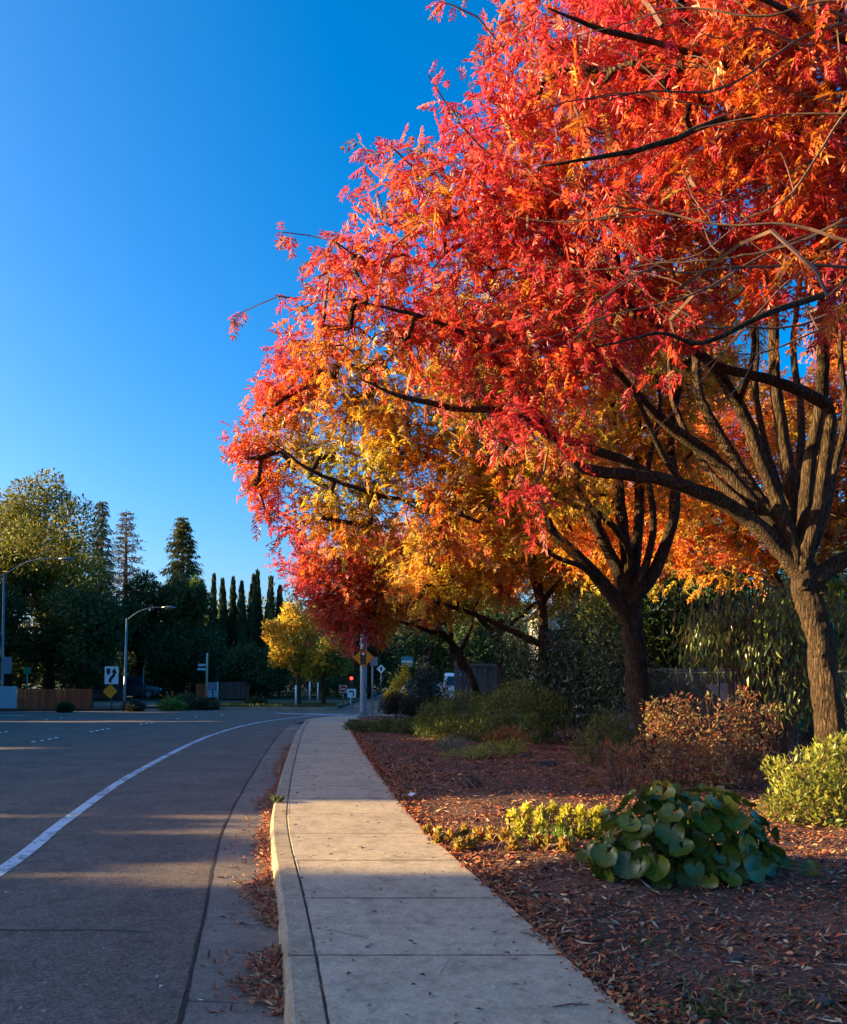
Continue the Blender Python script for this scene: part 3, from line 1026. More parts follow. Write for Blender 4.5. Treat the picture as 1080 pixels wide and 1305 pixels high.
def spray(ends, prev, per, spread, length, droop, rngs=(0.7, 1.3)):
    """Leaves round each twig end: positions, directions, up-vectors, sizes, cluster index."""
    n = len(ends)
    ci = np.repeat(np.arange(n), per)
    t = rng.random(len(ci))
    a = unit(ends - prev)[ci]
    pos = ends[ci] + (prev - ends)[ci] * (t * 0.8)[:, None] + rng.normal(0, spread, (len(ci), 3))
    d = a * 0.45 + unit(rng.normal(size=(len(ci), 3))) * 0.9
    d[:, 2] -= droop
    up = rng.normal(0, 0.45, (len(ci), 3)) + np.array([0, 0, 1.0])
    return pos, unit(d), up, length * rng.uniform(*rngs, len(ci)) * np.where(rng.random(len(ci)) < .12, .6, 1.0), ci

LEAF_CACHE = {}
def leaf_parts(parent, pos, d, up, sc, cols, mat, temps, key, buckets):
    """Single leaves as objects, sharing one mesh per shape and colour."""
    d, s_, n_ = frames(d, up)
    B = np.array(buckets)
    for i in range(len(pos)):
        k = int(rng.integers(0, len(temps)))
        b = int(np.argmin(((B - cols[i]) ** 2).sum(1)))
        kk = (key, k, b)
        if kk not in LEAF_CACHE:
            tv, tt = temps[k]
            me = np_mesh('leaf', tv, tt, np.repeat(B[b][None], len(tv), 0))
            me.materials.append(mat)
            LEAF_CACHE[kk] = me
        o = bpy.data.objects.new('leaf', LEAF_CACHE[kk])
        COL.objects.link(o)
        o.parent = parent
        m = Matrix.Identity(4)
        for r_ in range(3):
            m[r_][0], m[r_][1], m[r_][2] = d[i][r_] * sc[i], s_[i][r_] * sc[i], n_[i][r_] * sc[i]
            m[r_][3] = pos[i][r_] - ORG[parent.name][r_]
        o.matrix_basis = m

# the outline of the crowns against the sky, photo pixels
SKY_Y = [-400, -100, 0, 50, 100, 135, 170, 200, 240, 275, 300, 330, 370, 400, 450, 480, 515, 545, 600, 640, 680, 705, 730, 800, 900]
SKY_X = [640, 610, 602, 606, 566, 548, 530, 436, 424, 420, 398, 372, 348, 342, 346, 336, 318, 288, 302, 322, 338, 350, 372, 400, 420]
def inside_sky(q, margin=17.0):
    uv = project(q)
    edge = np.interp(uv[:, 1], SKY_Y, SKY_X)
    return uv[:, 0] > edge + margin

REDS = [(0.58, 0.045, 0.022), (0.50, 0.028, 0.035), (0.62, 0.10, 0.018), (0.42, 0.022, 0.05), (0.64, 0.20, 0.018), (0.30, 0.02, 0.022), (0.60, 0.32, 0.025), (0.42, 0.33, 0.03), (0.22, 0.22, 0.025)]

def pistache(label, base, trunk, limbs, blobs, n_cl, per, colfn, keep=None, near=False, length=0.25, single=0, bark='bark', spread=0.13, group='autumn trees along the pavement', step=0.45, shell=0.45, extra=None, thick=.66, rmax=.05, droop=.22):
    root = empty('autumn_tree', base, label, 'tree', group)
    sk = Skeleton()
    trunk = (trunk[0], [q * thick for q in trunk[1]])
    limbs = [(pts, [q * (thick + .12 if q > .03 else 1) for q in rad]) for pts, rad in limbs]
    sk.limb(*trunk, n=26 if near else 14, per=9, ridge=.10, tipped=False)
    tp = trunk[0]
    for pts, rad in limbs:
        pts, rad = list(pts), list(rad)
        j = min(range(len(tp)), key=lambda q: (tp[q] - pts[0]).length)
        if (tp[j] - pts[0]).length < .6:
            back = pts[0] + (pts[0] - pts[1]).normalized() * .2 + Vector((0, 0, -.25))
            pts.insert(0, back.lerp(tp[j] + Vector((0, 0, -.3)), .6)); rad.insert(0, rad[0] * .8)
        sk.limb(pts, rad, n=14 if near else 9, ridge=.07)
    tg = clusters(blobs, n_cl, keep, shell)
    if extra is not None:
        tg = np.concatenate([tg, extra])
    sk.grow(tg, step, rmax=rmax)
    mb, mb2 = MB(), MB()
    sk.mesh(mb, mb2)
    mb.build('trunk', M[bark], root, smooth=True)
    mb2.build('twigs', M['twig'], root, kind='stuff')
    ends, prev = sk.A[sk.ends], sk.A[sk.prev]
    pos, d, up, sc, ci = spray(ends, prev, per, spread, length, droop)
    if extra is not None:
        dx_ = np.min(np.linalg.norm(ends[:, None, :] - extra[None], axis=2), axis=1)
        ok_ = ~((dx_[ci] < .05) & (rng.random(len(ci)) < .62))
        far_ = (dx_[ci] < .05)[:, None]
        pos = np.where(far_, ends[ci] + (prev - ends)[ci] * .5 * rng.random((len(ci), 1)), pos)
        pos, d, up, sc, ci = pos[ok_], d[ok_], up[ok_], sc[ok_], ci[ok_]
    cols = colfn(pos, ci)
    temps = PIN_NEAR if near else PIN_FAR
    rest = np.ones(len(pos), bool)
    if single:
        uv = project(pos)
        ok = (uv[:, 0] > 0) & (uv[:, 0] < 1080) & (uv[:, 1] > 0) & (uv[:, 1] < 1305)
        dist = np.where(ok, pos[:, 1], 1e9)
        ix = np.argsort(dist)[:single]
        rest[ix] = False
        leaf_parts(root, pos[ix], d[ix], up[ix], sc[ix], cols[ix], M['leaf'], temps, 'pin', REDS)
    V, T, C = scatter(temps, rng.integers(0, len(temps), rest.sum()), pos[rest], d[rest], up[rest], sc[rest], cols[rest])
    link_mesh('crown', np_mesh('crown', V, T, C), M['leaf'], root, kind='stuff')
    return root

def grad_cols(pos, ci, fn, jit=0.22):
    """Colour per cluster from a function of the place in the crown, with leaf-to-leaf scatter."""
    u = fn(pos)                                   # 0 red .. 1 yellow-green
    nc = ci.max() + 1
    u = u + rng.normal(0, 0.13, nc)[ci] + rng.normal(0, 0.11, len(pos))
    stops = np.array([-0.35, 0.0, 0.22, 0.42, 0.60, 0.80, 1.05, 1.3])
    tab = np.array([(0.58, 0.045, 0.085), (0.68, 0.060, 0.055), (0.72, 0.105, 0.040), (0.74, 0.20, 0.030), (0.72, 0.33, 0.030), (0.66, 0.42, 0.035), (0.46, 0.39, 0.04), (0.24, 0.25, 0.03)])
    c = np.stack([np.interp(u, stops, tab[:, k]) for k in range(3)], 1)
    odd = rng.random(len(pos))
    c = np.where((odd < .06)[:, None], np.array([.30, .13, .05]), c)
    c = np.where((odd > .95)[:, None], c * .6 + np.array([.30, .16, .12]), c)
    return c * (1 + jit * rng.normal(size=(len(pos), 1)))

# ---- tree 1, nearest: trunk on the right, long limbs reaching over the pavement
def L(*pts):
    return [P(a, b, c) for a, b, c in pts]
b1 = G(1076, 1016, 0.0)
t1_trunk = ([b1 + Vector((0.05, 0, -0.15)), b1 + Vector((0.0, 0, 0.12)), *L((1062, 940, 11.2), (1050, 860, 11.2), (1040, 800, 11.2), (1028, 748, 11.2), (1016, 690, 11.2))], [.42, .33, .285, .265, .26, .27, .20])
t1_limbs = [
    (L((1024, 735, 11.2), (985, 690, 11.1), (930, 645, 11), (872, 618, 10.8), (805, 605, 10.6), (742, 598, 10.4), (705, 560, 10.3), (680, 540, 10.1), (630, 522, 9.9), (575, 518, 9.7), (515, 505, 9.5), (455, 480, 9.4)), [.19, .15, .125, .115, .1, .085, .075, .065, .055, .045, .03, .018]),
    (L((835, 610, 10.7), (790, 585, 10.6), (745, 570, 10.4), (700, 545, 10.2), (660, 490, 10), (630, 455, 9.8), (605, 430, 9.7), (578, 418, 9.5), (520, 400, 9.3), (440, 380, 9.2)), [.09, .075, .07, .062, .052, .045, .04, .032, .022, .014]),
    (L((1010, 715, 11.2), (965, 650, 11.3), (920, 595, 11.4), (875, 560, 11.3), (835, 530, 11.1), (790, 480, 10.8), (740, 430, 10.5), (690, 370, 10.2), (640, 310, 10)), [.16, .125, .11, .1, .085, .07, .055, .04, .025]),
    (L((1005, 690, 11.3), (960, 625, 11.6), (920, 560, 11.8), (892, 500, 11.9), (885, 440, 11.9), (860, 360, 11.7), (830, 280, 11.4)), [.14, .105, .095, .085, .07, .05, .03]),
    (L((1008, 700, 11.1), (990, 640, 11), (968, 580, 10.9), (942, 520, 10.8), (918, 478, 10.6), (880, 440, 10.4), (830, 400, 10.2), (770, 350, 9.9), (700, 300, 9.6)), [.15, .12, .11, .1, .085, .07, .055, .04, .025]),
    (L((1018, 700, 11.4), (1008, 620, 11.5), (995, 540, 11.6), (988, 460, 11.6), (985, 360, 11.5), (975, 250, 11.3), (950, 150, 11), (915, 40, 10.8)), [.15, .12, .105, .095, .085, .07, .05, .03]),
    (L((1030, 700, 11.0), (1046, 630, 10.9), (1052, 570, 10.8), (1056, 525, 10.7), (1040, 505, 10.6), (1005, 492, 10.4), (960, 480, 10.2), (905, 460, 10), (850, 425, 9.8), (790, 380, 9.4), (720, 330, 9)), [.14, .11, .105, .1, .095, .085, .075, .06, .045, .032, .02]),
    (L((1024, 690, 11.1), (1030, 600, 11.2), (1046, 500, 11), (1048, 400, 10.6), (1045, 300, 10), (1020, 190, 9.2), (970, 110, 8.4), (890, 70, 7.8), (780, 40, 7.3), (700, 10, 7.0)), [.13, .11, .1, .09, .08, .065, .05, .036, .024, .012]),
    (L((1046, 400, 10.6), (1090, 320, 9.8), (1110, 250, 9.0), (1060, 190, 8.2), (1000, 160, 7.7), (930, 150, 7.3), (850, 180, 7.0), (770, 200, 6.8), (690, 210, 6.7)), [.08, .07, .06, .05, .042, .034, .026, .018, .009]),
    (L((1032, 745, 11.2), (1075, 715, 11.1), (1140, 690, 11), (1240, 600, 10.8), (1330, 480, 10.6)), [.17, .14, .12, .09, .06]),
    (L((1140, 690, 11), (1180, 520, 10), (1190, 400, 8.8), (1130, 330, 7.8), (1060, 370, 7.2), (980, 400, 6.9), (890, 438, 6.8), (840, 425, 6.7), (760, 440, 6.6)), [.11, .09, .07, .05, .036, .026, .018, .013, .007]),
    (L((1110, 250, 9.0), (1150, 120, 8.2), (1090, 60, 7.5), (1010, 20, 7.0), (900, -30, 6.7)), [.06, .055, .04, .028, .016]),
]
t1_limbs += [
    (L((1015, 705, 11.3), (1000, 640, 11.6), (975, 570, 11.9), (962, 500, 12), (965, 430, 12), (945, 340, 11.9)), [.09, .075, .065, .055, .045, .02]),
    (L((1030, 690, 11.3), (1018, 610, 11.7), (1022, 530, 11.9), (1012, 440, 12), (1020, 340, 11.8), (1000, 240, 11.5)), [.09, .075, .065, .055, .04, .02]),
    (L((1038, 690, 11.2), (1062, 610, 11.4), (1078, 530, 11.5), (1072, 440, 11.4), (1090, 340, 11.2)), [.09, .07, .06, .05, .03]),
    (L((955, 650, 11.2), (905, 600, 11.5), (862, 520, 11.6), (850, 450, 11.6), (815, 380, 11.3)), [.07, .06, .05, .04, .02]),
    (L((870, 618, 10.8), (835, 560, 10.4), (810, 500, 10.1), (775, 460, 9.8), (735, 420, 9.5)), [.055, .045, .036, .026, .012]),
    (L((940, 520, 10.8), (960, 450, 10.5), (955, 380, 10.2), (920, 310, 9.8)), [.05, .04, .03, .014]),
]
_r = random.Random(21)
for i in range(17):
    x0, y0 = _r.uniform(1090, 1200), _r.uniform(-40, 400)
    x1, y1 = x0 - _r.uniform(240, 560), y0 + _r.uniform(-110, 260)
    Y0 = _r.uniform(6.4, 7.6); Y1 = Y0 + _r.uniform(-.4, 1.0)
    sag = _r.uniform(-70, 80)
    q = [(x0 + (x1 - x0) * t, y0 + (y1 - y0) * t + sag * math.sin(3.1 * t) + _r.uniform(-18, 18), Y0 + (Y1 - Y0) * t) for t in (0, .2, .4, .6, .8, 1)]
    t1_limbs.append((L(*q), [.014, .012, .009, .007, .005, .002]))
    for k in (2, 3):
        a_ = q[k]
        e_ = (a_[0] - _r.uniform(40, 110), a_[1] + _r.choice([-1, 1]) * _r.uniform(25, 80), a_[2] + _r.uniform(-.3, .3))
        t1_limbs.append((L(a_, ((a_[0] + e_[0]) / 2 + _r.uniform(-12, 12), (a_[1] + e_[1]) / 2 + _r.uniform(-20, 20), a_[2]), e_), [.007, .005, .002]))
t1_blobs = px_blobs([
    (1000, 130, 8.9, 2.0), (870, 110, 9.0, 1.8), (740, 110, 9.2, 1.5), (655, 130, 9.4, 0.95), (1120, 60, 8.8, 2.3), (930, -120, 9.2, 2.4), (730, -100, 9.5, 1.7), (1100, -200, 9.5, 2.4),
    (580, 230, 9.8, 1.2), (500, 270, 10.0, 0.85), (455, 330, 10.0, 0.8), (600, 330, 9.7, 1.3), (720, 250, 9.4, 1.35), (750, 350, 9.2, 1.35), (860, 270, 8.9, 1.3), (960, 300, 9.3, 1.2), (1060, 260, 8.3, 1.2),
    (440, 400, 10.0, 0.8), (520, 420, 9.9, 0.9), (610, 440, 9.7, 0.8), (690, 420, 9.3, 0.85), (780, 430, 8.8, 0.7), (850, 450, 8.4, 0.5), (840, 500, 8.3, 0.24), (690, 500, 9.5, 0.5), (660, 560, 9.5, 0.5), (720, 560, 9.8, 0.35),
    (690, 655, 8.6, 0.16), (680, 640, 8.7, 0.18), (1060, 330, 7.0, 0.45), (980, 380, 8.4, 0.5), (1180, 250, 8.6, 1.7), (1210, 450, 10.5, 1.6), (1030, 210, 7.4, 0.75), (900, 190, 7.6, 0.65), (790, 200, 8.0, 0.6), (720, 50, 8.3, 0.6), (860, 60, 7.9, 0.7), (1000, 60, 7.2, .7),
])
def keep1(q):
    uv = project(q)
    win = (uv[:, 0] > 872) & (uv[:, 0] < 1120) & (uv[:, 1] > 425) & (uv[:, 1] < 760)
    low = uv[:, 1] > np.interp(uv[:, 0], [300, 560, 640, 700, 760, 860, 900], [470, 500, 600, 690, 560, 530, 430])
    return inside_sky(q) & ~win & ~low
tw = np.array([tuple(P(*t)) for t in [(296, 404, 9.9), (360, 296, 9.9), (458, 180, 9.8), (355, 378, 9.9), (1055, 378, 5.4), (1040, 345, 5.5), (1075, 360, 5.3), (1070, 395, 5.4), (560, 2, 8.6), (575, 6, 8.6), (546, 95, 8.6)]])
def col1(pos, ci):
    def fn(q):
        uv = project(q)
        f = 0.11
        f = f + 0.07 * np.exp(-(((uv[:, 0] - 950) / 200) ** 2 + ((uv[:, 1] - 130) / 130) ** 2))
        f = f + 0.34 * np.exp(-(((uv[:, 0] - 440) / 130) ** 2 + ((uv[:, 1] - 460) / 85) ** 2))
        f = f - 0.16 * np.exp(-(((uv[:, 0] - 700) / 150) ** 2 + ((uv[:, 1] - 480) / 160) ** 2))
        return f - 0.16 * (q[:, 0] < -1.6) + 0.10 * np.sin(q[:, 0] * 2.3 + q[:, 2] * 1.7) * np.sin(q[:, 1] * 1.9)
    return grad_cols(pos, ci, fn)
tree1 = pistache('large red tree with its sunlit trunk at the right edge', b1, t1_trunk, t1_limbs, t1_blobs, 1750, 13, col1, keep1, True, 0.185, 300, extra=tw)

for px_, py_, r_ in [(1027, 744, .075), (1049, 751, .065)]:
    a_ = P(px_, py_, 11.02)
    m = MB(); m.tube([a_ + Vector((0, .10, 0)), a_ + Vector((0, .0, 0)), a_ + Vector((0, -.035, .005)), a_ + Vector((0, -.01, .004))], [r_ * 1.25, r_ * 1.1, r_ * .92, r_ * .55], 12, wob=.1)
    m.build('branch_scar', M['bark'], tree1, smooth=True)
# ---- tree 2: dark trunk in the middle of the bed, orange and gold crown leaning over the road
b2 = G(826, 982, 0.0)
t2_trunk = ([b2 + Vector((0.05, 0, -0.15)), b2 + Vector((0, 0, 0.1)), *L((818, 905, 14.8), (812, 850, 14.8), (806, 805, 14.8), (803, 765, 14.8), (800, 740, 14.8))], [.40, .32, .29, .275, .27, .27, .22])
t2_limbs = [
    (L((798, 780, 14.8), (768, 745, 14.7), (735, 705, 14.6), (705, 680, 14.5), (690, 650, 14.3), (640, 610, 14), (580, 580, 13.6), (510, 560, 13.2)), [.2, .15, .12, .1, .08, .06, .04, .02]),
    (L((800, 760, 14.9), (775, 700, 14.8), (745, 640, 14.6), (725, 590, 14.4), (690, 540, 14), (640, 500, 13.6), (560, 480, 13.2), (460, 470, 12.8)), [.18, .13, .11, .1, .08, .06, .04, .02]),
    (L((803, 755, 14.8), (797, 690, 14.8), (788, 620, 14.8), (782, 550, 14.7), (778, 480, 14.6), (760, 400, 14.4), (720, 330, 14)), [.18, .13, .11, .1, .08, .06, .03]),
    (L((806, 755, 14.9), (812, 690, 15), (815, 620, 15.1), (812, 550, 15.2), (815, 470, 15.3), (830, 380, 15.3)), [.16, .12, .11, .1, .08, .04]),
    (L((808, 765, 14.7), (838, 720, 14.6), (855, 670, 14.5), (860, 620, 14.5), (855, 570, 14.5), (862, 510, 14.5), (890, 440, 14.5)), [.18, .14, .12, .11, .09, .07, .04]),
    (L((800, 700, 14.6), (770, 660, 14.2), (735, 645, 13.8), (700, 630, 13.4), (650, 640, 13.0), (590, 650, 12.6)), [.08, .07, .06, .05, .035, .02]),
    (L((690, 650, 14.3), (640, 640, 13.6), (560, 640, 13.2), (480, 630, 12.9), (400, 600, 12.6), (340, 560, 12.4)), [.07, .06, .05, .04, .03, .012]),
]
t2_limbs += [
    (L((800, 770, 14.9), (780, 720, 15), (762, 660, 15.1), (758, 600, 15.1), (740, 540, 15), (700, 480, 14.8)), [.10, .085, .07, .06, .045, .02]),
    (L((806, 770, 14.7), (826, 710, 14.5), (832, 650, 14.3), (828, 590, 14.2), (842, 520, 14), (830, 450, 13.8)), [.10, .085, .07, .06, .045, .02]),
    (L((770, 745, 14.7), (742, 722, 14.3), (712, 712, 13.9), (680, 690, 13.6), (640, 680, 13.3)), [.07, .06, .05, .04, .02]),
]
t2_blobs = px_blobs([
    (318, 545, 12.6, 0.5), (322, 600, 12.6, 0.5), (345, 660, 12.7, 0.5), (362, 470, 12.7, 0.6), (340, 510, 12.7, 0.5), (380, 690, 12.8, .4), (340, 560, 12.6, 0.75), (360, 620, 12.8, 0.75), (390, 490, 12.8, 0.9), (430, 560, 13, 1.2), (420, 650, 13, 0.75), (500, 600, 13, 1.1), (500, 510, 13, 1.1), (560, 660, 13, 0.75), (470, 680, 13, 0.5), (600, 600, 13.4, 1.1), (620, 520, 13.5, 1.2),
    (640, 650, 13.6, 0.7), (700, 600, 14.2, 1.2), (700, 500, 14.5, 1.6), (780, 470, 15.2, 1.6), (600, 440, 13.8, 1.2), (790, 580, 15.6, 1.5), (740, 640, 16, 0.9), (690, 660, 15.5, 0.9), (880, 600, 16.2, 1.0), (770, 690, 16.4, .6), (860, 500, 15.8, 1.4), (900, 420, 15.5, 1.4), (700, 400, 14.6, 1.5), (820, 380, 15.4, 1.6), (520, 730, 13.4, 0.2), (565, 715, 13.4, 0.25), (660, 690, 14, 0.25),
])
t2_blobs = [(lambda px, py, Y, r: (*P(px, py, np.interp(px, [340, 450, 560, 640, 720], [13.9, 13.5, 13.1, 12.8, 12.8]) if Y < 14.3 else Y), r))(*project([b[:3]])[0], b[1], b[3]) for b in t2_blobs]
def keep2(q):
    uv = project(q)
    low = uv[:, 1] > np.interp(uv[:, 0], [300, 330, 360, 420, 470, 520, 570, 640, 700, 900], [600, 660, 700, 700, 712, 700, 705, 695, 700, 710])
    return inside_sky(q, 5) & ~low
def col2(pos, ci):
    def fn(q):
        uv = project(q)
        f = 0.70 - 0.52 * np.exp(-((uv[:, 0] - np.interp(uv[:, 1], SKY_Y, SKY_X)) / 70.0) ** 2)
        f = f - 0.16 * np.exp(-((uv[:, 1] - 690) / 40.0) ** 2) + 0.22 * np.exp(-(((uv[:, 0] - 440) / 70) ** 2 + ((uv[:, 1] - 590) / 60) ** 2))
        return f + 0.13 * np.sin(q[:, 0] * 2.0 + q[:, 2] * 1.7) * np.sin(q[:, 1] * 1.7 + 1)
    return grad_cols(pos, ci, fn)
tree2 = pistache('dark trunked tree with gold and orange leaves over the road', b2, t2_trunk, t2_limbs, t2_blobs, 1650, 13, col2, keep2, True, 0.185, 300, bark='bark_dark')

# ---- trees 3, 4, 5 further along, in shade
b3 = G(697, 941, 0.0)
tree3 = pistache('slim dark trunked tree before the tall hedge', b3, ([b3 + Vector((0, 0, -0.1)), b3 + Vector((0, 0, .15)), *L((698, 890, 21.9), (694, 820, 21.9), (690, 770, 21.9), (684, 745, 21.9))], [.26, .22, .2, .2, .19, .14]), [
    (L((690, 775, 21.9), (676, 720, 21.8), (664, 670, 21.7), (640, 620, 21.5)), [.12, .1, .08, .05]), (L((690, 770, 21.9), (684, 710, 21.9), (678, 655, 22.0), (690, 600, 22.1)), [.12, .1, .08, .05]),
    (L((694, 825, 21.9), (660, 808, 21.7), (610, 785, 21.4), (560, 768, 21.1), (530, 760, 20.9)), [.12, .1, .085, .06, .03]), (L((692, 770, 21.9), (715, 740, 21.9), (750, 715, 21.9), (800, 690, 21.9)), [.1, .08, .06, .03])],
    px_blobs([(560, 735, 21.1, 0.9), (620, 715, 21.3, 1.1), (680, 690, 21.7, 1.1), (740, 690, 22.1, 1.2), (640, 640, 21.7, 1.4), (720, 610, 22.3, 1.6), (560, 690, 21.1, 0.8), (790, 700, 22.3, 1.0), (520, 745, 20.9, 0.5)]),
    760, 12, lambda p, c: grad_cols(p, c, lambda q: 0.66 + 0.2 * np.sin(q[:, 0] * 1.9) * np.sin(q[:, 2] * 2.1)), lambda q: project(q)[:, 1] < np.interp(project(q)[:, 0], [450, 560, 640, 720, 820], [770, 772, 790, 762, 745]), False, 0.26, bark='bark_dark', spread=0.16)
b4 = G(641, 925, 0.0)
tree4 = pistache('dark trunked tree behind the grey board fence', b4, ([b4 + Vector((0, 0, -0.1)), b4 + Vector((0, 0, .2)), *L((641, 880, 27.5), (638, 830, 27.5), (634, 800, 27.5))], [.26, .22, .2, .19, .17]), [
    (L((636, 815, 27.5), (600, 775, 27.2), (570, 740, 27), (540, 710, 26.8)), [.12, .1, .07, .04]), (L((634, 805, 27.5), (650, 760, 27.5), (655, 710, 27.5)), [.12, .09, .05]), (L((636, 810, 27.5), (680, 770, 27.5), (730, 740, 27.5)), [.1, .07, .04])],
    px_blobs([(560, 740, 27, 1.5), (620, 720, 27.5, 1.6), (690, 740, 28, 1.4), (740, 720, 28, 1.6), (640, 660, 27.5, 2.0), (520, 720, 26.5, 1.2)]),
    620, 11, lambda p, c: grad_cols(p, c, lambda q: 0.78 + 0.15 * np.sin(q[:, 0] * 1.5)), lambda q: project(q)[:, 1] < 800, False, 0.28, bark='bark_dark', spread=0.2)
b5 = G(612, 920, 0.0)
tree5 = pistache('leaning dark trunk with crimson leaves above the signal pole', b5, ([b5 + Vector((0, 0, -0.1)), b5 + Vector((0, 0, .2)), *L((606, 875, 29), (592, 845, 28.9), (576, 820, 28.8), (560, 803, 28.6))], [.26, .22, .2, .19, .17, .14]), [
    (L((566, 810, 28.7), (535, 800, 28.2), (500, 790, 27.6), (460, 770, 27)), [.12, .09, .06, .03]), (L((575, 820, 28.8), (570, 780, 28.8), (540, 740, 28.6), (500, 710, 28.2)), [.12, .09, .07, .04]), (L((585, 835, 28.9), (600, 800, 29), (606, 760, 29.2), (620, 720, 29.4)), [.1, .08, .06, .03]),
    (L((500, 790, 27.6), (450, 760, 27.2), (410, 745, 27), (380, 735, 26.8)), [.06, .05, .04, .02])],
    px_blobs([(400, 735, 27, 0.8), (440, 750, 27, 1.3), (470, 730, 27.5, 1.3), (445, 800, 26.8, 0.75), (500, 760, 27.5, 1.2), (380, 720, 27, 0.7), (530, 720, 28, 1.2), (560, 770, 28.4, 0.8), (480, 800, 27, 0.5), (420, 780, 27, 0.7), (500, 700, 27, 1.1), (450, 705, 26.5, .8), (400, 712, 26.2, .6), (530, 760, 26.8, .7)]),
    720, 11, lambda p, c: grad_cols(p, c, lambda q: 0.20 + 0.24 * (q[:, 0] > -1.4) + 0.10 * np.sin(q[:, 0] * 1.5 + q[:, 2])), lambda q: (project(q)[:, 1] < np.interp(project(q)[:, 0], [340, 400, 450, 500, 560, 640], [735, 800, 838, 815, 800, 790])) & (project(q)[:, 0] > 352), False, 0.26, bark='bark_dark', spread=0.18)
# ---- trees behind the fence on the right: orange crown seen through the limbs
b6 = Vector((8.6, 19.0, 0))
tree6 = pistache('orange leaved tree behind the wire fence, seen through the red tree', b6, ([b6 + Vector((0, 0, -0.1)), b6 + Vector((0, 0, 1.5)), b6 + Vector((-0.1, 0, 2.8))], [.3, .24, .22]), [
    ([b6 + Vector((-0.1, 0, 2.7)), b6 + Vector((-1.2, -0.4, 4.4)), b6 + Vector((-2.6, -0.8, 5.6))], [.15, .1, .04]), ([b6 + Vector((-0.1, 0, 2.7)), b6 + Vector((0.6, 0.2, 4.8)), b6 + Vector((1.0, 0, 7.0))], [.15, .1, .04]),
    ([b6 + Vector((-0.1, 0, 2.6)), b6 + Vector((1.6, -0.3, 4.0)), b6 + Vector((3.2, -0.4, 5.0))], [.13, .09, .04])],
    px_blobs([(880, 600, 18, 1.2), (940, 560, 18, 1.3), (1000, 600, 18.5, 1.4), (960, 660, 18, 1.1), (1060, 560, 19, 1.5), (880, 680, 17.5, 0.9), (1090, 660, 18.5, 1.3), (900, 500, 19, 1.3), (1000, 520, 19, 0.9), (1060, 470, 19, 1.1), (950, 500, 19, .8), (1110, 420, 19, 1.3), (1180, 580, 19, 1.8), (930, 720, 17, 0.35), (820, 640, 19, 1.2), (830, 700, 19, 0.9), (760, 700, 20, 1.0), (740, 650, 21, 1.2), (880, 640, 20, 1.3), (980, 700, 18, .7), (1060, 700, 18, .8)]),
    950, 12, lambda p, c: grad_cols(p, c, lambda q: 0.50 + 0.16 * np.sin(q[:, 0] * 1.7) * np.sin(q[:, 2] * 1.9 + 1) + 0.12 * (q[:, 2] < 4)), lambda q: ~((project(q)[:, 0] > 935) & (project(q)[:, 0] < 1030) & (project(q)[:, 1] < 478)), False, 0.27, spread=0.16)
# ================================================================== BACKGROUND TREES, HEDGES, SHRUBS
DIA = [diamond(1, .42, .08, -.1), diamond(1, .34, -.06, -.15, .5), diamond(1, .5, .12, .05, .5)]
OVAL = [lance(1, .5, .07, -.12), lance(1, .42, .05, .1)]
LAND = [diamond(1, .24, .04, -.16, .45), diamond(1, .2, .03, -.28, .4), diamond(1, .28, -.05, .08, .5)]
LANC = [lance(1, .24, .04, -.18), lance(1, .2, .03, -.3)]

def leaf_cloud(blobs, n, size, table, squash=1.0, shell=0.30, outward=0.7, up=0.2, lump=0.0, hue=None):
    """Leaves in the outer part of a set of balls; blobs (x,y,z,rx[,rz])."""
    B = np.array([(b[0], b[1], b[2], b[3], b[4] if len(b) > 4 else b[3] * squash) for b in blobs])
    w = B[:, 3] ** 1.6 * B[:, 4] ** 0.6
    k = rng.choice(len(B), n, p=w / w.sum())
    d = unit(rng.normal(size=(n, 3)))
    r = rng.random(n) ** shell
    if lump:
        ph = np.sin(d[:, 0] * 5 + k) * np.sin(d[:, 1] * 6 + 2 * k) * np.sin(d[:, 2] * 5 + 1.3 * k)
        r = r * (1 - lump + lump * ph)
    pos = B[k, :3] + d * np.stack([B[k, 3], B[k, 3], B[k, 4]], 1) * r[:, None]
    dr = d * outward + rng.normal(0, 0.6, (n, 3)); dr[:, 2] += up
    upv = d + rng.normal(0, 0.5, (n, 3)) + np.array([0, 0, 0.4])
    c = pal(n, table)
    tone = 1 + 0.18 * rng.normal(size=(400, 1))
    cell = (np.floor(pos / (size * 4.0)).astype(int) @ np.array([73, 179, 283])) % 400
    c = c * tone[cell]
    return pos, unit(dr), upv, size * rng.uniform(0.7, 1.3, n), c

def foliage(name, parent, cloud, temps, mat, kind='stuff'):
    pos, d, up, sc, c = cloud
    V, T, C = scatter(temps, rng.integers(0, len(temps), len(pos)), pos, d, up, sc, c)
    return link_mesh(name, np_mesh(name, V, T, C), M[mat], parent, kind=kind)

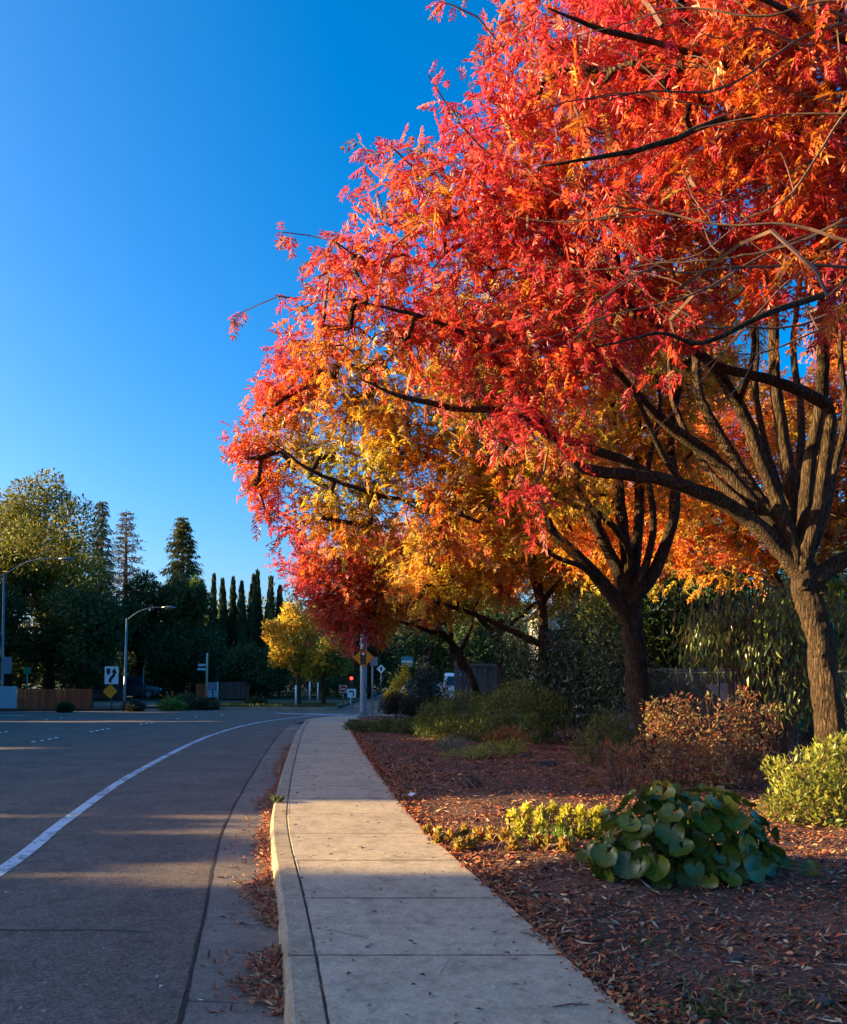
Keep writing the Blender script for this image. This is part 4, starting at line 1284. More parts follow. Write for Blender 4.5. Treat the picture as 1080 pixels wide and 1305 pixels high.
def leafy_tree(name, label, base, trunk_h, r0, blobs, n, size, table, group=None, mat='leaf_dull', bark='bark_dark', shell=0.3, lump=0.0, temps=DIA, cat='tree', limbs=5):
    root = empty(name, base, label, cat, group)
    mb = MB()
    top = Vector(base) + Vector((0, 0, trunk_h))
    p, r = catmull([Vector(base) - Vector((0, 0, .2)), Vector(base) + Vector((.04, 0, trunk_h * .5)), top], [r0 * 1.3, r0, r0 * .85])
    mb.tube(p, r, 8)
    for b in sorted(blobs, key=lambda q: -q[3])[:limbs]:
        e = Vector(b[:3])
        mid = top.lerp(e, .5) + Vector((random.uniform(-.2, .2), random.uniform(-.2, .2), .2))
        p, r = catmull([top - Vector((0, 0, .15)), mid, e], [r0 * .6, r0 * .4, r0 * .12])
        mb.tube(p, r, 6)
    mb.build('trunk', M[bark], root, smooth=True)
    foliage('crown', root, leaf_cloud(blobs, int(n * .85), size * 1.05, table, shell=shell, lump=lump), temps, mat)
    return root

def copy_thing(o, loc, rz, label, scale=None):
    c = o.copy(); COL.objects.link(c)
    c.location = loc; c.rotation_euler = (0, 0, rz)
    if scale: c.scale = scale
    c['label'] = label
    for ch in o.children:
        k = ch.copy(); COL.objects.link(k); k.parent = c
        for g in ch.children:
            h = g.copy(); COL.objects.link(h); h.parent = k
    return c

shrub_q = []
EVERGREEN = [(4, (0.045, 0.075, 0.022)), (3, (0.065, 0.095, 0.025)), (2, (0.03, 0.055, 0.02)), (1, (0.11, 0.12, 0.03))]
OAK = [(4, (0.055, 0.085, 0.028)), (3, (0.10, 0.12, 0.030)), (2, (0.04, 0.06, 0.025)), (1, (0.16, 0.155, 0.035))]
TALLG = [(4, (0.17, 0.155, 0.022)), (3, (0.25, 0.205, 0.024)), (2, (0.10, 0.105, 0.022)), (1.5, (0.32, 0.24, 0.024))]
YELLOW = [(4, (0.55, 0.36, 0.03)), (3, (0.62, 0.30, 0.02)), (2, (0.38, 0.33, 0.04)), (1, (0.25, 0.25, 0.04))]
LIME = [(4, (0.16, 0.22, 0.035)), (2, (0.22, 0.26, 0.04)), (2, (0.09, 0.13, 0.03))]

def tree_blobs(px, top, bottom, halfw, Y, n=16, sq=1.0, seed=0, taper=0.55):
    """Lobes filling a crown that spans the given photo rows at distance Y."""
    r = random.Random(seed)
    out = []
    for i in range(n):
        t = (i + 0.5) / n
        py = top + (bottom - top) * (0.10 + 0.85 * t)
        w = halfw * (taper + (1 - taper) * math.sin(math.pi * min(1, 0.18 + 0.75 * t)))
        c = P(px + r.uniform(-.75, .75) * w, py, Y + r.uniform(-.8, .8) * w * Y / F)
        out.append((c.x, c.y, c.z, w * Y / F * r.uniform(.38, .6)))
    c = P(px, top + (bottom - top) * .07, Y)
    out.append((c.x, c.y, c.z, halfw * Y / F * .34))
    return out

def ground_at(px, Y, z=-0.03):
    p = P(px, 862, Y)
    return Vector((p.x, Y, z))

leafy_tree('tall_tree', 'tall broad tree with gold green top above the wood fence', ground_at(62, 66), 4, .45, tree_blobs(62, 605, 860, 82, 66, 26, seed=3), 48000, .27, TALLG, lump=.15)
leafy_tree('shade_tree', 'dark low tree at the left edge behind the lamp post', ground_at(8, 62), 3, .35, tree_blobs(6, 700, 880, 55, 62, 14, seed=5), 12000, .32, EVERGREEN, lump=.15)
leafy_tree('shade_tree', 'dark spreading tree low under the tall gold green tree', ground_at(106, 60), 2.4, .35, tree_blobs(108, 745, 885, 62, 60, 16, seed=6), 15000, .30, EVERGREEN, lump=.15)
leafy_tree('oak_tree', 'dark oak with lit olive crest left of the second lamp arm', ground_at(178, 68), 3, .4, tree_blobs(186, 733, 882, 48, 68, 18, seed=8), 20000, .30, OAK, lump=.2)
leafy_tree('oak_tree', 'broad dark oak beneath the pointed redwood', ground_at(228, 70), 3, .4, tree_blobs(228, 736, 884, 46, 70, 18, seed=9), 18000, .30, OAK, lump=.2)
leafy_tree('round_tree', 'rounded lime topped tree between the oak and the cypresses', ground_at(252, 78), 3, .35, tree_blobs(250, 735, 870, 28, 78, 12, seed=12), 9000, .30, LIME, lump=.15)
leafy_tree('shade_tree', 'low dark tree at the foot of the cypress row', ground_at(318, 63), 1.6, .2, tree_blobs(320, 828, 888, 38, 63, 12, seed=13), 9000, .24, EVERGREEN)
leafy_tree('shade_tree', 'dark low tree hiding the side road beneath the oaks', ground_at(246, 66), 1.6, .2, tree_blobs(240, 800, 880, 50, 66, 12, seed=14), 9000, .26, EVERGREEN)

def redwood(label, px, top, Y, halfw, bottom=895, dens=1.0, table=EVERGREEN, sparse=False, seed=0):
    r = np.random.default_rng(seed)
    base = ground_at(px, Y)
    zt = P(px, top, Y).z
    H = zt - base.z
    w = halfw * Y / F
    root = empty('redwood_tree', base, label, 'tree', 'redwoods rising behind the oaks')
    mb = MB(); mb.tube([base - Vector((0, 0, .2)), base + Vector((0, 0, H * .6)), base + Vector((0, 0, H))], [.42, .26, .03], 8)
    pos, dirs, ups, scs = [], [], [], []
    z = H * .22
    while z < H * .985:
        t = z / H
        ln = 1.55 * w * (1.02 * (1 - t) ** 0.7 + 0.04) * (1.0 if t > .3 else .9)
        k = 5 if not sparse else 4
        a0 = r.uniform(0, 6.28)
        for i in range(k):
            a = a0 + i * 6.283 / k + r.normal(0, .25)
            l = ln * r.uniform(.65, 1.12)
            o = np.array([base.x, base.y, base.z + z + r.normal(0, .12)])
            dv = np.array([math.cos(a), math.sin(a), 0.0])
            rise = 0.30 if t > .75 else 0.10
            e = o + dv * l + np.array([0, 0, l * rise - 0.10 * l * l / max(w, .1)])
            mb.tube([Vector(o), Vector(o * .5 + e * .5) + Vector((0, 0, .12 * l)), Vector(e)], [.05, .035, .01], 3, cap=False)
            m = int((18 if not sparse else 9) * dens * (0.4 + l))
            s_ = r.uniform(.15, 1, m)
            pp = o + (e - o) * s_[:, None]; pp[:, 2] += .12 * l * np.sin(np.pi * s_)
            pp += r.normal(0, .10 + .05 * l, (m, 3)) * np.array([1, 1, .55])
            side = np.array([-dv[1], dv[0], 0])
            dd = dv * .6 + side * r.choice([-1, 1], m)[:, None] * r.uniform(.3, 1, (m, 1)) + np.array([0, 0, -.35])
            pos.append(pp); dirs.append(dd); ups.append(np.tile([0, 0, 1.0], (m, 1)) + r.normal(0, .3, (m, 3))); scs.append(r.uniform(.28, .6, m) * (1 if not sparse else .8))
        z += H * (.021 if not sparse else .028) * r.uniform(.8, 1.2)
    mb.build('trunk', M['twig'], root, smooth=True)
    pos = np.concatenate(pos)
    foliage('crown', root, (pos, np.concatenate(dirs), np.concatenate(ups), np.concatenate(scs), pal(len(pos), table)), [diamond(1, .3, .03, -.2), diamond(1, .22, .0, -.3, .5)], 'needle')
RW1 = [(4, (0.13, 0.135, 0.035)), (3, (0.20, 0.175, 0.04)), (2, (0.08, 0.09, 0.03))]
RW2 = [(4, (0.17, 0.155, 0.13)), (3, (0.13, 0.135, 0.11)), (2, (0.22, 0.17, 0.12))]
redwood('full olive green redwood standing alone against the sky', 231, 658, 88, 33, table=RW1, seed=2, dens=1.4)
redwood('thin bare grey redwood with its trunk showing', 158, 649, 86, 34, table=RW2, sparse=True, seed=4, dens=2.2)
redwood('dark redwood close behind the tall gold green tree', 127, 638, 80, 20, table=RW2, seed=5, dens=.8)
redwood('bluish grey redwood at the left edge of the sky', 12, 648, 84, 26, table=RW2, seed=6, dens=.8)

CYP = [(4, (0.035, 0.055, 0.022)), (3, (0.05, 0.07, 0.025)), (1, (0.085, 0.095, 0.03))]
cyl = ['slim cypress nearest the oaks, first of the dark row', 'second cypress of the row, just right of the first', 'third cypress of the row, beside a lit gap', 'fourth cypress of the row, slightly shorter than its neighbours',
       'fifth cypress of the row, the broadest spire', 'sixth cypress of the row, tall and close to the fifth', 'seventh cypress of the row, near the yellow tree', 'last cypress of the row, half behind the yellow tree']
for i, (px, top, hw) in enumerate([(270, 737, 4.5), (284.5, 740, 6), (294, 741, 5.5), (308, 744, 5.5), (321, 737, 6.5), (329.5, 734, 5.5), (343, 738, 6), (356, 748, 6)]):
    Y = 72 + (i % 3) * .8
    base = ground_at(px, Y)
    H = P(px, top + [0, 3, -1, 2, 0, -2, 2, 4][i], Y).z - base.z
    w = 1.7 * hw * Y / F * [.9, 1.1, .95, 1.1, 1.15, .95, 1.05, 1][i]
    lean = [.05, -.06, .08, -.03, .05, -.08, .05, 0][i]
    root = empty('cypress_tree', base, cyl[i], 'tree', 'cypresses in a row')
    mb = MB(); mb.tube([base - Vector((0, 0, .2)), base + Vector((0, 0, H * .9))], [.12, .03], 6); mb.build('trunk', M['bark_dark'], root)
    n = 2600
    t = rng.random(n)
    a = rng.uniform(0, 6.283, n)
    rr = w * np.minimum(1, (1.02 - t) * 1.5) ** .95 * np.minimum(1, .55 + t * 3) * (1 + .22 * np.sin(a * 3 + t * (19 + 3 * i) + i) * np.sin(t * 31 + i * 2)) * rng.random(n) ** .25
    pos = np.stack([base.x + lean * t * 2 + rr * np.cos(a), base.y + rr * np.sin(a), base.z + .3 + t * (H - .3)], 1)
    d = np.stack([np.cos(a) * .25, np.sin(a) * .25, np.ones(n)], 1) + rng.normal(0, .12, (n, 3))
    foliage('crown', root, (pos, d, np.stack([np.cos(a), np.sin(a), np.zeros(n)], 1), rng.uniform(.3, .6, n), pal(n, CYP)), DIA[:2], 'needle')

# hillside woods: far, read as one mass
n = 30000
hx = rng.uniform(-125, 20, n); hy = rng.uniform(155, 215, n)
tuft = rng.random((260, 2)); tc = np.stack([-125 + 145 * tuft[:, 0], 155 + 60 * tuft[:, 1]], 1)
ti = rng.integers(0, 260, n)
dd = unit(rng.normal(size=(n, 3))); trad = rng.uniform(1.8, 3.6, 260)
hz = np.array([24 * math.sin(math.pi * min(1, (y - 150) / 130 * 0.62)) * (0.72 + 0.28 * math.sin(x * 0.021 + 1.1) + 0.06 * math.sin(x * 0.11)) - .4 for x, y in tc])
pos = np.stack([tc[ti, 0], tc[ti, 1], hz[ti] + trad[ti] * .9], 1) + dd * trad[ti][:, None] * np.array([1, 1, 1.15])
tcol = pal(260, [(4, (0.16, 0.145, 0.035)), (3, (0.09, 0.10, 0.035)), (2, (0.24, 0.20, 0.04)), (1, (0.06, 0.075, 0.04))])
foliage('hill_trees', None, (pos, dd + rng.normal(0, .6, (n, 3)), dd, rng.uniform(.7, 1.3, n), tcol[ti] * (1 + .15 * rng.normal(size=(n, 1)))), DIA, 'leaf_dull')
bpy.data.objects['hill_trees']['label'] = 'mixed woods covering the far hillside'

# yellow tree at the far strip, its darker neighbour, dark trees across the junction
yb = ground_at(380, 46.5)
leafy_tree('yellow_tree', 'small bright yellow tree on the far grassy strip', yb, 1.9, .14, px_blobs([(352, 808, 46.5, .85), (375, 792, 46.5, .9), (368, 830, 46.5, 1.05), (398, 800, 46.5, .9), (395, 830, 46.5, .9), (345, 800, 46.3, .5), (405, 778, 46.6, .4), (370, 778, 46.5, .5), (355, 838, 46.2, .7), (385, 850, 46.5, .7)]), 4200, .24, YELLOW, mat='leaf', lump=.2, shell=.4, bark='bark')
leafy_tree('young_tree', 'olive leaved young tree right of the yellow one', ground_at(412, 47.5), 1.7, .13, px_blobs([(412, 845, 47.5, .95), (430, 835, 47.5, .8), (400, 858, 47.5, .6), (438, 850, 47.3, .55), (420, 820, 47.6, .7)]), 2600, .22, [(4, (0.30, 0.26, 0.04)), (3, (0.42, 0.31, 0.03)), (3, (0.16, 0.17, 0.03))], mat='leaf', lump=.2, shell=.4)
for lab, px, Y, top, hw, s_, tb in [('dark dense tree behind the signal pole', 470, 70, 770, 40, 21, EVERGREEN), ('dark green tree filling the gap left of the white car', 545, 66, 770, 40, 22, OAK), ('deep green tree above the grey board fence', 620, 58, 765, 45, 23, EVERGREEN),
                              ('dim bushy tree behind the red traffic light', 415, 74, 800, 45, 24, EVERGREEN)]:
    leafy_tree('street_tree', lab, ground_at(px, Y), 2.5, .25, tree_blobs(px, top, 890, hw, Y, 13, seed=s_), 10000, .30, tb, group='dark trees across the junction')
# wall of evergreens behind the fence at right
for lab, x, y, h, r_, s_, tb in [('tall dark evergreen behind the dark house', 15.5, 32, 7.5, 3.0, 31, EVERGREEN), ('glossy green tree above the hanging leaf shrub', 7.6, 16.8, 3.5, 1.1, 32, LIME), ('dark evergreen far right behind the fence', 13.5, 19, 5.5, 2.6, 33, EVERGREEN),
                             ('dark evergreen between the slim trunk and the middle trunk', 7.6, 34, 5.5, 2.5, 34, EVERGREEN), ('olive tree above the tall hedge', 9.5, 27, 6.5, 2.2, 35, OAK)]:
    rr = random.Random(s_)
    bl = [(x + rr.uniform(-.7, .7) * r_, y + rr.uniform(-.6, .6) * r_, h * (.28 + .6 * (i / 12)), r_ * rr.uniform(.35, .6)) for i in range(13)]
    leafy_tree('evergreen_tree', lab, (x, y, -.03), h * .35, .16, bl, 9000, .17 if y < 25 else .2, tb, mat='leaf_glossy' if s_ == 32 else 'leaf_dull', temps=OVAL if s_ == 32 else DIA)

for lab, x, y, h, r_, s_ in [('tall dark tree rising behind the dark house', 11.5, 36, 9, 4.2, 41), ('dark leafy tree at the right edge behind the fence', 17, 30, 9, 4.0, 42), ('dark bushy tree between the hedge and the house', 8.6, 31, 6.5, 2.6, 43), ('dark broad tree behind the cream house', 14, 74, 10, 6, 44)]:
    rr = random.Random(s_)
    bl = [(x + rr.uniform(-.8, .8) * r_, y + rr.uniform(-.5, .5) * r_, h * (.1 + .8 * (i / 18)), r_ * rr.uniform(.35, .55)) for i in range(19)]
    leafy_tree('evergreen_tree', lab, (x, y, -.03), h * .3, .2, bl, 14000, .26, EVERGREEN, lump=.1)
for lab, x0, x1, y, h, n in [('long dark hedge closing off the view beyond the junction', -56, -2, 104, 7.0, 26000), ('dark hedge far beyond the signal pole', -4, 34, 110, 8.0, 18000), ('low dark hedge behind the yellow tree', -22, -4.8, 64.5, 1.9, 14000), ('dark hedge at the back of the garden behind the wire fence', 6, 24, 22.5, 1.9, 12000)]:
    k = int((x1 - x0) / (h * .45))
    bl = [(x0 + (x1 - x0) * (i + .5) / k, y + random.uniform(-.5, .5), h * .45 + random.uniform(-.1, .1) * h, h * .45, h * .52) for i in range(k)]
    shrub_q.append((lab, ((x0 + x1) / 2, y, -.05), bl, n, .5 if h > 3 else .16))
# trees across the road, left of the frame: they throw the long shade over the road
rr = random.Random(77)
bl = [(rr.uniform(-1.4, 1.4), rr.uniform(-1.7, 1.7), 1.0 + 7.6 * (i / 24), 1.5 - .035 * i) for i in range(25)] + [(0, 0, 8.6, .9), (0.3, 1.2, 8.0, .8), (-.3, -1.2, 8.1, .8)]
SHL = 'dense green tree lining the far side of the road, out of view'
shade0 = leafy_tree('roadside_tree', SHL, (0, 0, 0), 3, .2, bl, 30000, .5, EVERGREEN, group='trees lining the far side of the road', shell=.5)
shade0.location = (-26, 5.2, -.02)
shade0.scale = (1.05, 1.05, 1.12)
ORG[shade0.name] = Vector((0, 0, 0))
for x, y, sc_ in [(-27, 17.6, .8), (-27, 14.6, .6), (-26, 1.5, 1.0), (-26, -1.3, 1.05), (-27, -5.9, 1.1), (-26, 13.1, .64), (-26, 16.0, .88), (-26, 19.7, .9), (-26.5, 23.1, .85), (-27, 27.1, .86), (-26.5, 31.1, .88), (-27.5, 35.6, 1.15), (-31, 40.6, 1.0), (-31, 44.3, .9), (-26, 9.2, .47), (-29, 37.6, .9),
                  (-34, 48.5, .78), (-36, 53.5, 1.1), (-52, 60, 1.3), (-52, 66, 1.35), (-53, 72, 1.35), (-54, 79, 1.4), (-56, 86, 1.4), (-58, 94, 1.5), (-42, 56.5, 1.2)]:
    copy_thing(shade0, (x, y, -.02), rr.uniform(0, 6.28), SHL, (sc_ ** .5, sc_ ** .5, sc_ * 1.12))

# ------------------------------------------------------------------ shrubs in the bed
def shrub(name, label, cat, base, blobs, n, size, table, temps=DIA, mat='leaf_dull', group=None, shell=.3, stems=7, up=.2, outward=.7, lump=0.0, stem_mat='twig', squash=1.0):
    root = empty(name, base, label, cat, group)
    mb = MB()
    for i in range(stems):
        b = random.choice(blobs)
        e = Vector(b[:3]) + Vector((random.uniform(-.6, .6) * b[3], random.uniform(-.6, .6) * b[3], random.uniform(0, .8) * b[3]))
        s_ = Vector((base[0], base[1], base[2])).lerp(Vector((b[0], b[1], base[2])), .85 if stems >= 40 else .5) + Vector((random.uniform(-.08, .08), random.uniform(-.08, .08), -.03))
        p, r = catmull([s_, s_.lerp(e, .5) + Vector((random.uniform(-.08, .08), random.uniform(-.08, .08), .08)), e], [.014, .010, .004])
        mb.tube(p, r, 4, cap=False)
    mb.build('stems', M[stem_mat], root, kind='stuff')
    foliage('foliage', root, leaf_cloud(blobs, n, size, table, squash=squash, shell=shell, up=up, outward=outward, lump=lump), temps, mat)
    return root

def bed(px, py):
    p = G(px, py, 0.0); return Vector((p.x, p.y, bed_z(p.x, p.y)))

GREEN = [(4, (0.16, 0.18, 0.045)), (3, (0.22, 0.225, 0.05)), (2, (0.10, 0.125, 0.035))]
for lab, b_0, bl, n, sz in shrub_q:
    shrub('hedge', lab, 'hedge', b_0, bl, n, sz, EVERGREEN, stems=6)
# red-leaved bush
RB = [(3, (0.42, 0.24, 0.09)), (3, (0.36, 0.14, 0.07)), (2, (0.46, 0.36, 0.12)), (2, (0.24, 0.09, 0.06)), (1, (0.5, 0.08, 0.05)), (2, (0.22, 0.17, 0.07))]
shrub('red_leaf_bush', 'wide bush of small red and tan leaves before the middle trunk', 'bush', bed(885, 1008), px_blobs([(850, 930, 12.4, .52), (900, 950, 12.2, .6), (950, 925, 12.6, .50), (845, 970, 12.1, .48), (905, 985, 11.9, .5), (960, 965, 12.2, .45), (985, 910, 12.8, .26), (835, 905, 12.6, .28), (930, 905, 12.7, .3), (875, 905, 12.6, .3), (925, 995, 11.9, .35), (860, 892, 12.6, .14), (955, 888, 12.7, .16), (820, 950, 12.4, .2), (985, 935, 12.4, .2), (905, 890, 12.7, .12), (840, 1000, 11.8, .2), (945, 880, 12.8, .10), (830, 925, 12.5, .16)]),
      5600, .058, RB, temps=OVAL, mat='leaf', shell=.7, stems=44, lump=.25)
# yellow-green bush at right
YG = [(4, (0.36, 0.33, 0.05)), (3, (0.44, 0.38, 0.06)), (2, (0.22, 0.25, 0.04)), (1, (0.13, 0.17, 0.035))]
shrub('yellow_green_bush', 'sunlit yellow green bush under the nearest trunk', 'bush', bed(1055, 1056), px_blobs([(1030, 1000, 9.3, .42), (1070, 990, 9.5, .48), (1010, 1025, 9.2, .30), (1060, 1030, 9.1, .40), (990, 1030, 9.3, .2), (1100, 1010, 9.4, .45), (985, 980, 9.7, .14), (1000, 985, 9.6, .18), (1050, 965, 9.6, .25), (1085, 955, 9.8, .25)]),
      4200, .072, YG, temps=LANC + OVAL, mat='leaf', shell=.35, stems=14, up=.5, lump=.1)
# loose green bush left of the red one
shrub('loose_green_bush', 'loose olive green bush left of the red leaf bush', 'bush', bed(775, 968), px_blobs([(760, 940, 15.5, .42), (785, 930, 15.6, .38), (745, 955, 15.3, .35), (790, 955, 15.3, .35), (770, 915, 15.7, .22), (800, 935, 15.6, .25)]), 2600, .07, [(4, (0.17, 0.18, 0.04)), (3, (0.24, 0.22, 0.05)), (2, (0.10, 0.12, 0.035))], temps=LANC, mat='leaf', stems=12, up=.6, shell=.45)
shrub('orange_twig_bush', 'thin orange twiggy plant beside the red leaf bush', 'bush', bed(795, 1010), px_blobs([(785, 975, 12.2, .22), (800, 960, 12.2, .2), (775, 955, 12.3, .16), (800, 990, 12.0, .26), (820, 1000, 11.8, .2), (770, 985, 12.1, .14)]), 900, .06, [(4, (0.46, 0.15, 0.06)), (3, (0.36, 0.11, 0.05)), (2, (0.42, 0.24, 0.09))], temps=LANC, mat='leaf', stems=22, up=.9, shell=.5)
# row of rounded green shrubs and dark hedge
bs = [('round_bush', 'low spreading juniper at the pavement corner', (478, 940), [(465, 930, 24.5, .35, .22), (490, 928, 24, .45, .26), (515, 928, 23.5, .45, .28), (450, 926, 25.5, .3, .2), (540, 926, 23, .4, .3)], 2600, .11, [(4, (0.13, 0.15, 0.04)), (3, (0.18, 0.19, 0.05)), (2, (0.08, 0.10, 0.03))]),
      ('round_bush', 'feathery mid green bush behind the low juniper', (560, 945), [(560, 915, 21.5, .65), (590, 905, 21.5, .7), (620, 910, 21.2, .65), (575, 930, 21, .5), (610, 932, 20.8, .5), (545, 925, 21.8, .45)], 6500, .09, GREEN),
      ('round_bush', 'tall mid green bush in front of the slim trunk', (655, 945), [(645, 905, 20.2, .75), (665, 895, 20.8, .7), (690, 905, 20.2, .7), (640, 930, 19.8, .5), (680, 932, 19.6, .5), (710, 915, 20, .5)], 6500, .09, GREEN),
      ('clipped_bush', 'dark clipped bush below the yellow flowers', (507, 917), [(495, 902, 29.5, .4), (512, 900, 29.5, .5), (528, 902, 29.3, .45), (505, 890, 29.8, .3)], 3200, .09, [(4, (0.07, 0.045, 0.03)), (3, (0.045, 0.05, 0.025))])]
for nm, lab, b, bl, n, sz, tb in bs:
    B = []
    for q in bl:
        c = P(q[0], q[1], q[2]); B.append((c.x, c.y, c.z, q[3], q[4] if len(q) > 4 else q[3] * .85))
    base = Vector((G(*b, 0).x, G(*b, 0).y, 0.0)); base = Vector((np.mean([q[0] for q in B]), np.mean([q[1] for q in B]), 0))
    shrub(nm, lab, 'bush', base, B, int(n * 1.2), sz, tb, temps=LAND, stems=8, up=.6, lump=.1, shell=.33)
hb = []
for i in range(26):
    px = 660 + 150 * (i / 25); Y = 22.5 - 3.0 * (i / 25)
    c = P(px + random.uniform(-6, 6), random.uniform(805, 905), Y + random.uniform(-.3, .4)); hb.append((c.x, c.y, c.z, .72 + .1 * random.random()))
shrub('tall_hedge', 'tall dark glossy hedge behind the slim trunk', 'hedge', (4.0, 21, 0), hb, 15000, .13, [(4, (0.05, 0.075, 0.028)), (3, (0.07, 0.095, 0.03)), (2, (0.035, 0.05, 0.022))], temps=LAND, mat='leaf_glossy', stems=14, up=-.5, shell=.3)
# conifer-like dark bush and yellow bits by the junction
c0 = ground_at(545, 33, 0)
shrub('blue_spruce_bush', 'dark blue green cone shaped bush left of the white car', 'bush', c0, px_blobs([(545, 905, 33, .8), (535, 885, 33, .65), (552, 880, 33, .7), (545, 862, 33, .5), (540, 846, 33, .3), (560, 900, 33, .6), (525, 900, 33, .5)]), 5200, .15, [(4, (0.045, 0.07, 0.06)), (3, (0.03, 0.05, 0.045)), (1, (0.08, 0.10, 0.09))], temps=LANC, up=-.15, mat='needle')
shrub('yellow_leaf_bush', 'yellow leaved shrub with bare stems beside the blue green bush', 'bush', ground_at(513, 32, 0), px_blobs([(508, 870, 32, .24), (516, 862, 32, .22), (518, 850, 32, .16), (503, 872, 32, .14), (500, 886, 31.5, .28), (514, 886, 31.5, .14), (494, 890, 31.4, .16)]), 800, .12, [(5, (0.72, 0.50, 0.02)), (2, (0.55, 0.42, 0.05))], temps=OVAL, mat='leaf', shell=.5, stems=9)
# small plants on the bed
shrub('cushion_plant', 'small grey green cushion plant in the shaded mulch', 'plant', bed(575, 958), px_blobs([(575, 950, 18, .28, ), (590, 950, 17.8, .22), (562, 952, 18, .2)]), 900, .06, [(3, (0.20, 0.24, 0.17)), (2, (0.13, 0.17, 0.11))], temps=LANC, up=.5, squash=.7)
shrub('low_plant', 'low yellow green mound right of the grey cushion plant', 'plant', bed(605, 975), px_blobs([(600, 963, 16.6, .32), (630, 958, 16.8, .36), (575, 968, 16.4, .28), (655, 952, 17, .3)]), 2400, .065, [(3, (0.36, 0.33, 0.06)), (2, (0.24, 0.25, 0.05))], temps=LANC, up=.6, squash=.55)
shrub('rusty_tuft', 'rust brown tuft at the foot of the tall green bush', 'plant', bed(640, 952), px_blobs([(630, 942, 18.4, .26), (650, 938, 18.5, .3), (665, 944, 18.3, .22)]), 1000, .08, [(3, (0.42, 0.15, 0.045)), (2, (0.30, 0.11, 0.04))], temps=LANC, up=.8, squash=.7)
shrub('dark_tuft', 'small dark green tuft alone on the mulch', 'plant', bed(602, 1010), px_blobs([(602, 1002, 12.6, .14), (594, 1004, 12.6, .1)]), 380, .06, [(3, (0.05, 0.08, 0.03)), (2, (0.08, 0.11, 0.035))], temps=LANC, up=.8, squash=.8)
shrub('rusty_tuft', 'orange brown tuft by the loose olive green bush', 'plant', bed(808, 1015), px_blobs([(760, 1000, 12.2, .14), (830, 1012, 11.6, .16)]), 320, .07, [(3, (0.34, 0.13, 0.05)), (2, (0.25, 0.15, 0.05))], temps=LANC, up=.8, squash=.7)
# sunlit yellow ground cover: upright little shoots
n = 60
gc_label = ['bright yellow groundcover patch lit beside the big leaf plant', 'low orange gold groundcover nearer the pavement', 'yellow groundcover shoots behind the bright patch']
for k, (lst, sh, lab, tb) in enumerate([
    ([(655, 1040), (672, 1032), (690, 1038), (705, 1030), (722, 1034), (740, 1036), (755, 1038), (768, 1034), (690, 1050), (715, 1050), (740, 1052), (665, 1052), (760, 1052)], .10, gc_label[0], [(4, (0.60, 0.52, 0.05)), (3, (0.66, 0.48, 0.06)), (2, (0.42, 0.40, 0.06))]),
    ([(545, 1040), (560, 1052), (585, 1060), (655, 1066), (575, 1048), (592, 1045), (610, 1050), (628, 1052), (560, 1045), (645, 1056), (600, 1058), (700, 1068), (720, 1072), (685, 1066)], .06, gc_label[1], [(3, (0.56, 0.34, 0.06)), (3, (0.48, 0.38, 0.07)), (2, (0.52, 0.2, 0.06))])]):
    B = []
    for px, py in lst:
        p = bed(px, py + 22)
        B.append((p.x, p.y, p.z + sh * .75, sh * .55, sh))
    shrub('groundcover', lab, 'plant', (B[0][0], B[0][1], B[0][2] - sh), B, 2200 if k == 0 else 1700, .058, tb, temps=OVAL, mat='leaf', up=.9, shell=.5, stems=50)
p = bed(706, 1082)
shrub('lime_plant', 'small lime green seedling in front of the yellow groundcover', 'plant', p, [(p.x - .1, p.y, p.z + .05, .1), (p.x + .08, p.y + .05, p.z + .05, .12)], 220, .07, [(3, (0.30, 0.38, 0.05)), (1, (0.22, 0.30, 0.05))], temps=LANC, mat='leaf', up=.9, squash=.6, stems=6)
for lab, px, py, n, dx in [('grass tuft at the bottom edge of the photo', 905, 1290, 160, .12), ('thin grass tuft above the bottom one', 945, 1272, 110, .09), ('sparse grass tuft in the mulch below the big leaf plant', 838, 1212, 70, .1), ('grass tuft at the bottom right corner', 1035, 1290, 50, .1)]:
    p = bed(px, py)
    q = np.stack([p.x + rng.normal(0, dx, n), p.y + rng.normal(0, dx * .7, n), np.full(n, p.z)], 1)
    d = np.stack([rng.normal(0, .7, n), rng.normal(0, .7, n), np.full(n, .8)], 1)
    o = foliage('grass_tuft', None, (q, d, rng.normal(size=(n, 3)), rng.uniform(.025, .075, n), pal(n, [(3, (0.14, 0.18, 0.045)), (2, (0.24, 0.22, 0.07)), (1, (0.34, 0.24, 0.11))])), [diamond(1, .06, .01, -.25), diamond(1, .05, .01, -.5)], 'leaf_dull')
    tag(o, lab)
# weed in the kerb joint
p = Vector((XK(10.9) + .05, 10.9, 0))
q = np.stack([p.x + rng.normal(0, .025, 70), p.y + rng.normal(0, .05, 70), np.full(70, 0.0)], 1)
tag(foliage('weed', None, (q, np.stack([rng.normal(0, .5, 70), rng.normal(0, .5, 70), np.ones(70)], 1), rng.normal(size=(70, 3)), rng.uniform(.05, .12, 70), pal(70, [(3, (0.10, 0.14, 0.04)), (1, (0.2, 0.14, 0.06))])), LANC, 'leaf_dull', kind=None), 'small weed growing in the kerb joint', 'plant')
